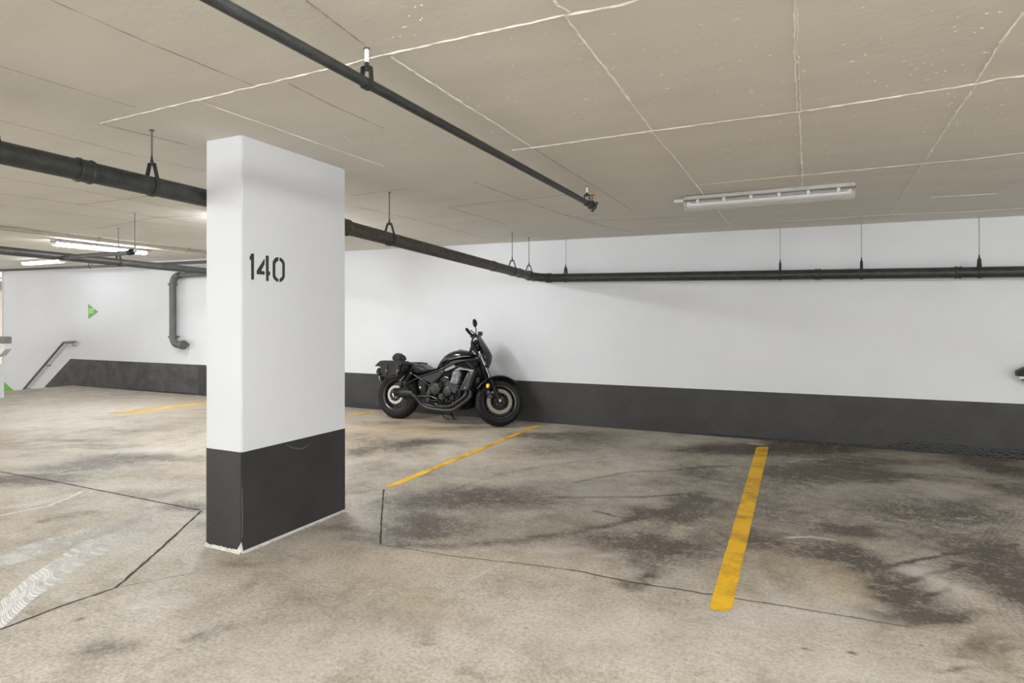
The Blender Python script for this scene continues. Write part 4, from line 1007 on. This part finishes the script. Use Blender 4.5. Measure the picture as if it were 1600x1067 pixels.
    tk = MB().loft(secs).build('fuel_tank', M['bluegloss'], root, angle=60)
    tc_ = P(800, 357, 0); MB().lathe(tc_ - Vector((0, 0, .008)), (0, 0, 1), [(0, .036), (.010, .034), (.014, .026)], 24).build('fuel_cap', M['black'], tk)
    # silver strip drawing the highlight along the tank's lower edge, and knee panel
    MB().tube([P(x, y, -.155) for x, y in [(700, 440), (740, 425), (790, 415), (830, 408), (868, 408)]], .0035, 6).build('tank_highlight', M['bolt'], tk)
    MB().tube([P(x, y, -.118) for x, y in [(620, 497), (655, 452), (690, 434), (697, 445), (680, 470), (640, 492), (620, 497)]], .0032, 6).build('knee_panel_edge', M['rimedge'], tk)
    # frame ----------------------------------------------------------
    for y in (-.125, .125):
        f = MB().tube([P(*p) for p in smooth_path([(940, 432, y * .4), (880, 438, y * .8), (820, 446, y), (760, 462, y), (700, 490, y), (650, 515, y), (600, 533, y), (530, 555, y), (450, 577, y), (400, 560, y * .9)])] if y < 0 else [P(*p) * 1 - Vector((0, 0, 0)) for p in smooth_path([(940, 432, -.05), (820, 446, -.125), (700, 490, -.125), (600, 533, -.125), (450, 577, -.125), (400, 560, -.11)])], .0145, 12)
        if y > 0: f.v = [(v[0], -v[1], v[2]) for v in f.v]
        f.build('frame_rail', M['frame'], root)
    stube('frame_tube', [(665, 505, -.13), (648, 545, -.13), (615, 588, -.13), (575, 625, -.12), (545, 660, -.11), (530, 720, -.10)], .0135, 'frame')
    stube('frame_tube', [(410, 562, -.125), (450, 590, -.125), (500, 622, -.12), (540, 655, -.11)], .012, 'frame')
    stube('frame_tube', [(735, 490, -.13), (800, 500, -.13), (885, 518, -.12)], .004, 'rimedge')
    stube('frame_tube', [(850, 455, -.125), (880, 485, -.12), (905, 508, -.11)], .006, 'rimedge')
    stube('frame_tube', [(940, 430, -.06), (950, 470, -.05), (905, 520, -.10)], .016, 'frame')
    MB().tube([FA + axs * (L_ * .66), FA + axs * (L_ * .96)], .034, 16).build('steering_head', M['black'], root)
    prism('frame_gusset', [(745, 470), (850, 447), (930, 440), (950, 470), (900, 520), (820, 512), (740, 488)], -.115, .115, 'deep', .010)
    # engine mass ----------------------------------------------------
    prism('engine_block', [(560, 640), (640, 560), (720, 520), (800, 520), (830, 560), (810, 680), (840, 720), (800, 790), (700, 825), (560, 815), (510, 760), (520, 690)], -.115, .115, 'deep', .015)
    ch = prism('cylinder_head', [(725, 540), (755, 518), (790, 530), (800, 560), (775, 640), (735, 640), (705, 625), (720, 585)], -.150, .12, 'head', .012)
    for zx, zy in ((750, 555), (770, 545), (742, 600), (768, 600), (722, 622)):
        MB().lathe(P(zx, zy, -.150), (0, -1, 0), [(0, .008), (.005, .008), (.007, .005)], 8).build('head_bolt', M['bolt'], ch)
    prism('cylinder_barrel', [(690, 600), (740, 640), (780, 650), (760, 720), (690, 700), (660, 650)], -.135, .11, 'engine', .010)
    prism('intake_cover', [(640, 570), (690, 560), (705, 590), (700, 640), (650, 630), (620, 605)], -.125, .11, 'engine', .015)
    tube('intake_tube', [(665, 578, -.14), (700, 590, -.145)], .006, 'bolt')
    cc = P(590, 680, -.135)
    cl = MB().lathe(cc, (0, -1, 0), [(-.06, .085), (0, .083), (.022, .076), (.032, .062), (.034, .040), (.040, .036), (.042, .02)], 32).build('clutch_cover', M['engine'], root)
    for k in range(8):
        q = 2 * PI * k / 8; MB().lathe(cc + Vector((math.cos(q) * .078, -.004, math.sin(q) * .078)), (0, -1, 0), [(0, .008), (.014, .007), (.017, .004)], 8).build('cover_bolt', M['head'], cl)
    cc = P(692, 700, -.125)
    al = MB().lathe(cc, (0, -1, 0), [(-.05, .066), (0, .064), (.02, .058), (.028, .044), (.030, .02)], 32).build('alternator_cover', M['engine'], root)
    for k in range(6):
        q = 2 * PI * k / 6 + .3; MB().lathe(cc + Vector((math.cos(q) * .06, -.004, math.sin(q) * .06)), (0, -1, 0), [(0, .007), (.012, .006)], 8).build('cover_bolt', M['head'], al)
    MB().lathe(P(640, 745, -.13), (0, -1, 0), [(-.04, .05), (0, .048), (.015, .040), (.018, .02)], 24).build('water_pump', M['engine'], root)
    MB().lathe(P(735, 760, -.12), (0, -1, 0), [(-.04, .038), (.01, .036), (.03, .033), (.034, .02)], 24).build('oil_filter', M['black'], root)
    prism('sump', [(540, 780), (700, 790), (800, 760), (850, 790), (800, 840), (700, 868), (520, 830)], -.10, .10, 'engine', .02)
    stube('water_hose', [(770, 680, -.13), (790, 700, -.14), (790, 740, -.14), (760, 775, -.13)], .016, 'black')
    stube('water_hose', [(640, 740, -.15), (680, 770, -.15), (720, 790, -.14)], .012, 'black')
    rs = random.Random(2)
    fast = MB()
    for _ in range(26):
        x_, y_ = rs.uniform(560, 800), rs.uniform(630, 790); p = P(x_, y_, -.135); fast.lathe(p, (0, -1, 0), [(0, .006), (.012, .005)], 6)
    fast.build('engine_fastener', M['head'], root)
    wires = MB()
    for k in range(7):
        x_, y_ = rs.uniform(640, 860), rs.uniform(510, 560); pts = [P(x_, y_, -.13)]
        for _ in range(3): x_ += rs.uniform(-35, 35); y_ += rs.uniform(15, 50); pts.append(P(x_, y_, -.135 + rs.uniform(-.01, .02)))
        wires.tube(smooth_path([tuple(p) for p in pts]), .004, 6)
    wires.build('cable_loom', M['frame'], root)
    # radiator
    rd = prism('radiator', [(872, 535), (918, 530), (862, 690), (806, 690)], -.155, .155, 'radiator', .008)
    b = MB().tube([P(862, 545, -.160), P(797, 692, -.160)], .0045, 6).build('radiator_edge', M['bolt'], rd)
    prism('radiator_side_cover', [(880, 545), (912, 535), (868, 668), (822, 690), (818, 668)], -.172, -.150, 'frame', .008, rd)
    for zx, zy in ((893, 553), (838, 672)): MB().lathe(P(zx, zy, -.172), (0, -1, 0), [(0, .007), (.004, .006)], 8).build('radiator_bolt', M['bolt'], rd)
    prism('down_tube_cover', [(905, 500), (960, 470), (985, 560), (960, 640), (900, 720), (850, 760), (840, 700), (880, 620)], -.09, .09, 'deep', .02)
    prism('belly_pan', [(820, 740), (890, 700), (905, 720), (880, 830), (800, 860), (760, 840)], -.09, .09, 'deep', .02)
    prism('horn', [(930, 580), (960, 590), (950, 630), (920, 630)], -.11, -.06, 'black', .006)
    # exhaust ---------------------------------------------------------
    ex = MB().tube([P(*p) for p in smooth_path([(880, 700, -.12), (882, 735, -.15), (850, 775, -.165), (790, 820, -.17), (740, 852, -.175), (690, 862, -.18), (600, 852, -.185), (520, 838, -.19), (470, 805, -.20), (440, 765, -.21), (415, 738, -.22), (385, 718, -.225)])], .0245, 16)
    exo = ex.build('exhaust_pipe', M['exhaust'], root)
    stube('exhaust_pipe', [(845, 690, -.11), (845, 720, -.15), (820, 752, -.165), (760, 795, -.17), (715, 822, -.17), (640, 830, -.17), (540, 822, -.17), (490, 805, -.18)], .0235, 'exhaust', n=16)
    mf = MB().tube([P(402, 722, -.225), P(385, 716, -.225), P(365, 713, -.225), P(270, 709, -.225), P(262, 709, -.225)], [.03, .040, .046, .046, .042], 24).build('muffler', M['exhaust'], root)
    MB().tube([P(300, 709, -.225), P(254, 708, -.225)], [.0475, .0485], 24).build('muffler_tip', M['black'], mf)
    tube('muffler_bracket', [(330, 690, -.20), (345, 650, -.16)], .010, 'black', mf)
    # swing arm, shocks, rear brake, guard -----------------------------
    for y in (-.135, .135):
        b = MB().tube([P(530, 745, -.10), P(420, 745, -.13), P(290, 738, -.135)], [.032, .026, .024], 10)
        if y > 0: b.v = [(v[0], -v[1], v[2]) for v in b.v]
        sa = b.build('swing_arm', M['black'], root)
        b = MB().tube([P(390, 540, -.14), P(322, 645, -.14)], .011, 10)
        if y > 0: b.v = [(v[0], -v[1], v[2]) for v in b.v]
        sh = b.build('shock_absorber', M['bolt'], root)
        p0, p1 = P(384, 548, -.14), P(340, 616, -.14); hx = []; d = (p1 - p0); u = d.normalized().cross(Vector((0, 1, 0))); 
        for k in range(97):
            q = 2 * PI * k / 12; hx.append(p0 + d * (k / 96) + u * math.cos(q) * .028 + Vector((0, 1, 0)) * math.sin(q) * .028)
        b = MB().tube(hx, .0055, 6)
        if y > 0: b.v = [(v[0], -v[1], v[2]) for v in b.v]
        b.build('coil_spring', M['spring'], sh)
        b = MB().tube([P(330, 628, -.14), P(300, 655, -.14)], .020, 10)
        if y > 0: b.v = [(v[0], -v[1], v[2]) for v in b.v]
        b.build('shock_body', M['black'], sh)
    tube('rear_stay', [(340, 560, -.17), (292, 612, -.17)], .008, 'bolt')
    tube('rear_stay', [(440, 590, -.14), (345, 640, -.15)], .012, 'frame')
    rcal = MB().box(RA + Vector((.085, -.105, .075)), (.09, .05, .055), Matrix.Rotation(-.6, 3, 'Y')).build('rear_calliper', M['engine'], root, .012)
    MB().lathe(RA + Vector((0, -.10, 0)), (0, -1, 0), [(-.03, .025), (.02, .022), (.034, .022), (.038, .012)], 12).build('rear_axle_nut', M['bolt'], root)
    prism('battery_box', [(450, 600), (505, 625), (510, 700), (450, 700), (440, 650)], -.12, .12, 'black', .012)
    MB().lathe(P(463, 668, -.122), (0, -1, 0), [(0, .012), (.004, .011)], 12).build('box_badge', M['bolt'], root)
    prism('side_panel', [(455, 588), (520, 566), (600, 545), (640, 530), (635, 560), (600, 600), (555, 636), (520, 618)], -.130, -.105, 'leather', .008)
    prism('side_panel', [(455, 588), (520, 566), (600, 545), (640, 530), (635, 560), (600, 600), (555, 636), (520, 618)], .105, .130, 'leather', .008)
    secs = []
    for k in range(20):
        q = math.radians(48 + 88 * k / 19); c0 = RA + Vector((math.cos(q), 0, math.sin(q))) * .362; n_ = (c0 - RA).normalized()
        secs.append([c0 + Vector((0, .085 * math.cos(a), 0)) + n_ * (.03 * math.sin(a) - .02) for a in [PI * j / 8 for j in range(9)]] + [c0 + Vector((0, .080 * math.cos(a), 0)) + n_ * (.03 * math.sin(a) - .026) for a in [PI * j / 8 for j in range(8, -1, -1)]])
    MB().loft(secs).build('rear_mudguard', M['black'], root)
    # seat -------------------------------------------------------------
    top = [(384, 505), (392, 484), (410, 473), (435, 470), (460, 478), (480, 494), (505, 508), (545, 514), (585, 508), (606, 512)]
    bot = [(390, 520), (402, 538), (425, 553), (450, 562), (480, 558), (510, 552), (545, 545), (570, 538), (592, 528), (606, 520)]
    hw = [.07, .12, .145, .155, .16, .158, .145, .115, .085, .06]; secs = []
    for (tx, ty), (bx, by), w_ in zip(top, bot, hw):
        pt = P(tx, ty, -w_ * .5); pb = P(bx, by, -w_); row = []; zc = (pt.z + pb.z) / 2; hz = max((pt.z - pb.z) / 2, .008); xc = (pt.x + pb.x) / 2
        for j in range(24):
            a = 2 * PI * j / 24; ca, sa = math.cos(a), math.sin(a)
            row.append(Vector((xc, w_ * math.copysign(abs(ca) ** .6, ca), zc + hz * math.copysign(abs(sa) ** .7, sa))))
        secs.append(row)
    st = MB().loft(secs).build('seat', M['leather'], root, angle=70)
    MB().tube([r[20] if False else r[12] for r in secs], .004, 6).build('seat_piping', M['frame'], st)
    # pillion pad, rack, bags --------------------------------------------
    prism('pillion_pad', [(300, 462), (322, 458), (380, 466), (402, 480), (385, 503), (330, 492), (300, 486)], -.10, .10, 'leather', .018)
    prism('rear_rack', [(290, 490), (380, 503), (395, 525), (360, 560), (300, 560)], -.09, .09, 'deep', .01)
    stube('grab_rail', [(385, 505, -.125), (375, 530, -.13), (345, 560, -.13), (300, 575, -.13)], .009, 'frame')
    def bag(side):
        sg = side; y0, y1 = (-.315, -.135)
        def mir(o):
            if sg > 0:
                for v in o.data.vertices: v.co.y = -v.co.y
                bm = bmesh.new(); bm.from_mesh(o.data); bmesh.ops.recalc_face_normals(bm, faces=bm.faces); bm.to_mesh(o.data); bm.free()
            return o
        bd = mir(prism('saddle_bag', [(125, 470), (200, 452), (300, 458), (312, 500), (310, 548), (270, 575), (205, 592), (150, 582), (118, 555), (112, 510)], y0, y1, 'bag', .03, root, 4))
        mir(prism('bag_lid', [(78, 490), (100, 468), (125, 445), (160, 443), (302, 444), (312, 470), (300, 492), (160, 478), (128, 494)], y0 - .006, y1 + .01, 'bag', .008, bd))
        for zx in (170, 262): mir(prism('bag_strap', [(zx, 470), (zx + 18, 470), (zx + 12, 570), (zx - 4, 572)], y0 - .013, y0 + .01, 'leather', .003, bd))
        for zx in (172, 264):
            mir(prism('strap_buckle', [(zx - 4, 520), (zx + 18, 520), (zx + 16, 538), (zx - 5, 538)], y0 - .017, y0 - .008, 'rimedge', .002, bd))
        mir(prism('bag_pocket', [(90, 525), (112, 500), (126, 510), (128, 560), (110, 572), (92, 552)], y0 + .03, y1 - .03, 'bag', .012, bd))
    bag(-1); bag(1)
    rl = MB().lathe(P(262, 418, -.16), (0, 1, 0), [(-.01, .030), (0, .052), (.02, .058), (.10, .058), (.12, .052), (.13, .03)], 24)
    bb = rl.build('bedroll', M['bag'], root)
    prism('bedroll_flap', [(224, 402), (240, 389), (285, 393), (298, 408), (300, 445), (222, 448)], -.175, -.02, 'bag', .02, bb)
    for y_ in (.03, .07): MB().lathe(P(262, 418, -.16) + Vector((0, y_, 0)), (0, 1, 0), [(0, .062), (.015, .062)], 24).build('bedroll_strap', M['leather'], bb)
    tl = prism('tail_light', [(118, 578), (150, 572), (165, 590), (160, 612), (135, 618), (125, 600)], -.08, .08, 'deep', .01)
    MB().tube([P(118, 580, -.085), P(128, 596, -.085), P(124, 610, -.085)], .005, 6).build('plate_edge', M['bolt'], tl)
    # rider controls, stand -----------------------------------------------
    pg = MB()
    pts = [(498, 760), (520, 738), (560, 745), (600, 765), (640, 815), (630, 820), (580, 800), (520, 812), (505, 812)]
    for a, b_ in zip(pts, pts[1:] + pts[:1]): pg.tube([P(*a, -.165), P(*b_, -.165)], .007, 8)
    pg.tube([P(520, 770, -.165), P(600, 780, -.165)], .006, 8); pg.tube([P(530, 740, -.165), P(560, 800, -.165)], .006, 8)
    hg = pg.build('peg_hanger', M['frame'], root)
    MB().tube([P(560, 800, -.16), P(575, 800, -.26)], .012, 10).build('foot_peg', M['tyre'], hg)
    tube('brake_pedal', [(585, 815, -.17), (660, 812, -.19), (672, 806, -.22)], .007, 'frame')
    prism('heel_guard', [(505, 745), (535, 640), (548, 650), (542, 740), (530, 790), (508, 790)], -.155, -.135, 'engine', .006)
    a, b_, c3 = P(640, 868, -.02), P(655, 905, -.02), P(672, 928, -.02)
    ks = MB()
    k0 = Vector((a.x, .10, .20)); cfoot = MI @ (MW @ Vector((a.x + .10, .0, 0)))
    gnd = MW @ Vector((a.x + .06, .22, .0)); gnd.z = .012; g_l = MI @ gnd
    ks.tube([k0, k0.lerp(g_l, .5), g_l], [.014, .011, .010], 10)
    g2 = MB(); ks.box(g_l, (.06, .035, .008)); ks.build('side_stand', M['black'], root)
    tube('stand_spur', [(640, 872, -.10), (652, 905, -.11), (680, 930, -.12), (708, 934, -.12)], .007, 'black')
    tag(root, 'black cruiser motorcycle with saddle bags and smoked screen parked along the back wall', 'motorcycle')
    return root
bike = motorcycle()

# black fitting on the back wall, cut off by the right edge of the photo
def wall_fitting():
    YF = YW - .10; a = at_Y(1591, 580, YF); b = at_Y(1591, 588, YF); t = at_Y(1600, 575.5, YF)
    r = empty('wall_fitting', (a.x, YW, b.z)); tag(r, 'small black wall fitting with a pale underside, cut off by the right edge', 'fitting')
    Q = lambda x, z, y=YF: Vector((x, y, z)) - r.location
    k = (t.z - a.z) / (t.x - a.x)
    MB().poly([Q(a.x, b.z), Q(a.x, a.z), Q(a.x + .05, a.z + k * .05), Q(a.x + .12, a.z + k * .09), Q(a.x + .26, a.z + k * .09), Q(a.x + .26, b.z)], (0, .10, 0)).build('hood', M['black'], r, .004)
    MB().box(Q(a.x + .14, b.z - .013, YW - .045), (.26, .09, .022)).build('pale_base', M['housing'], r, .003)
    MB().poly([Q(a.x + .04, b.z - .034), Q(a.x + .24, b.z - .034), Q(a.x + .22, b.z - .07), Q(a.x + .08, b.z - .06)], (0, .10, 0)).build('lower_lip', M['black'], r, .003)
    MB().box(Q(a.x + .15, b.z - .03, YW - .03), (.10, .06, .03)).build('neck', M['black'], r)
wall_fitting()
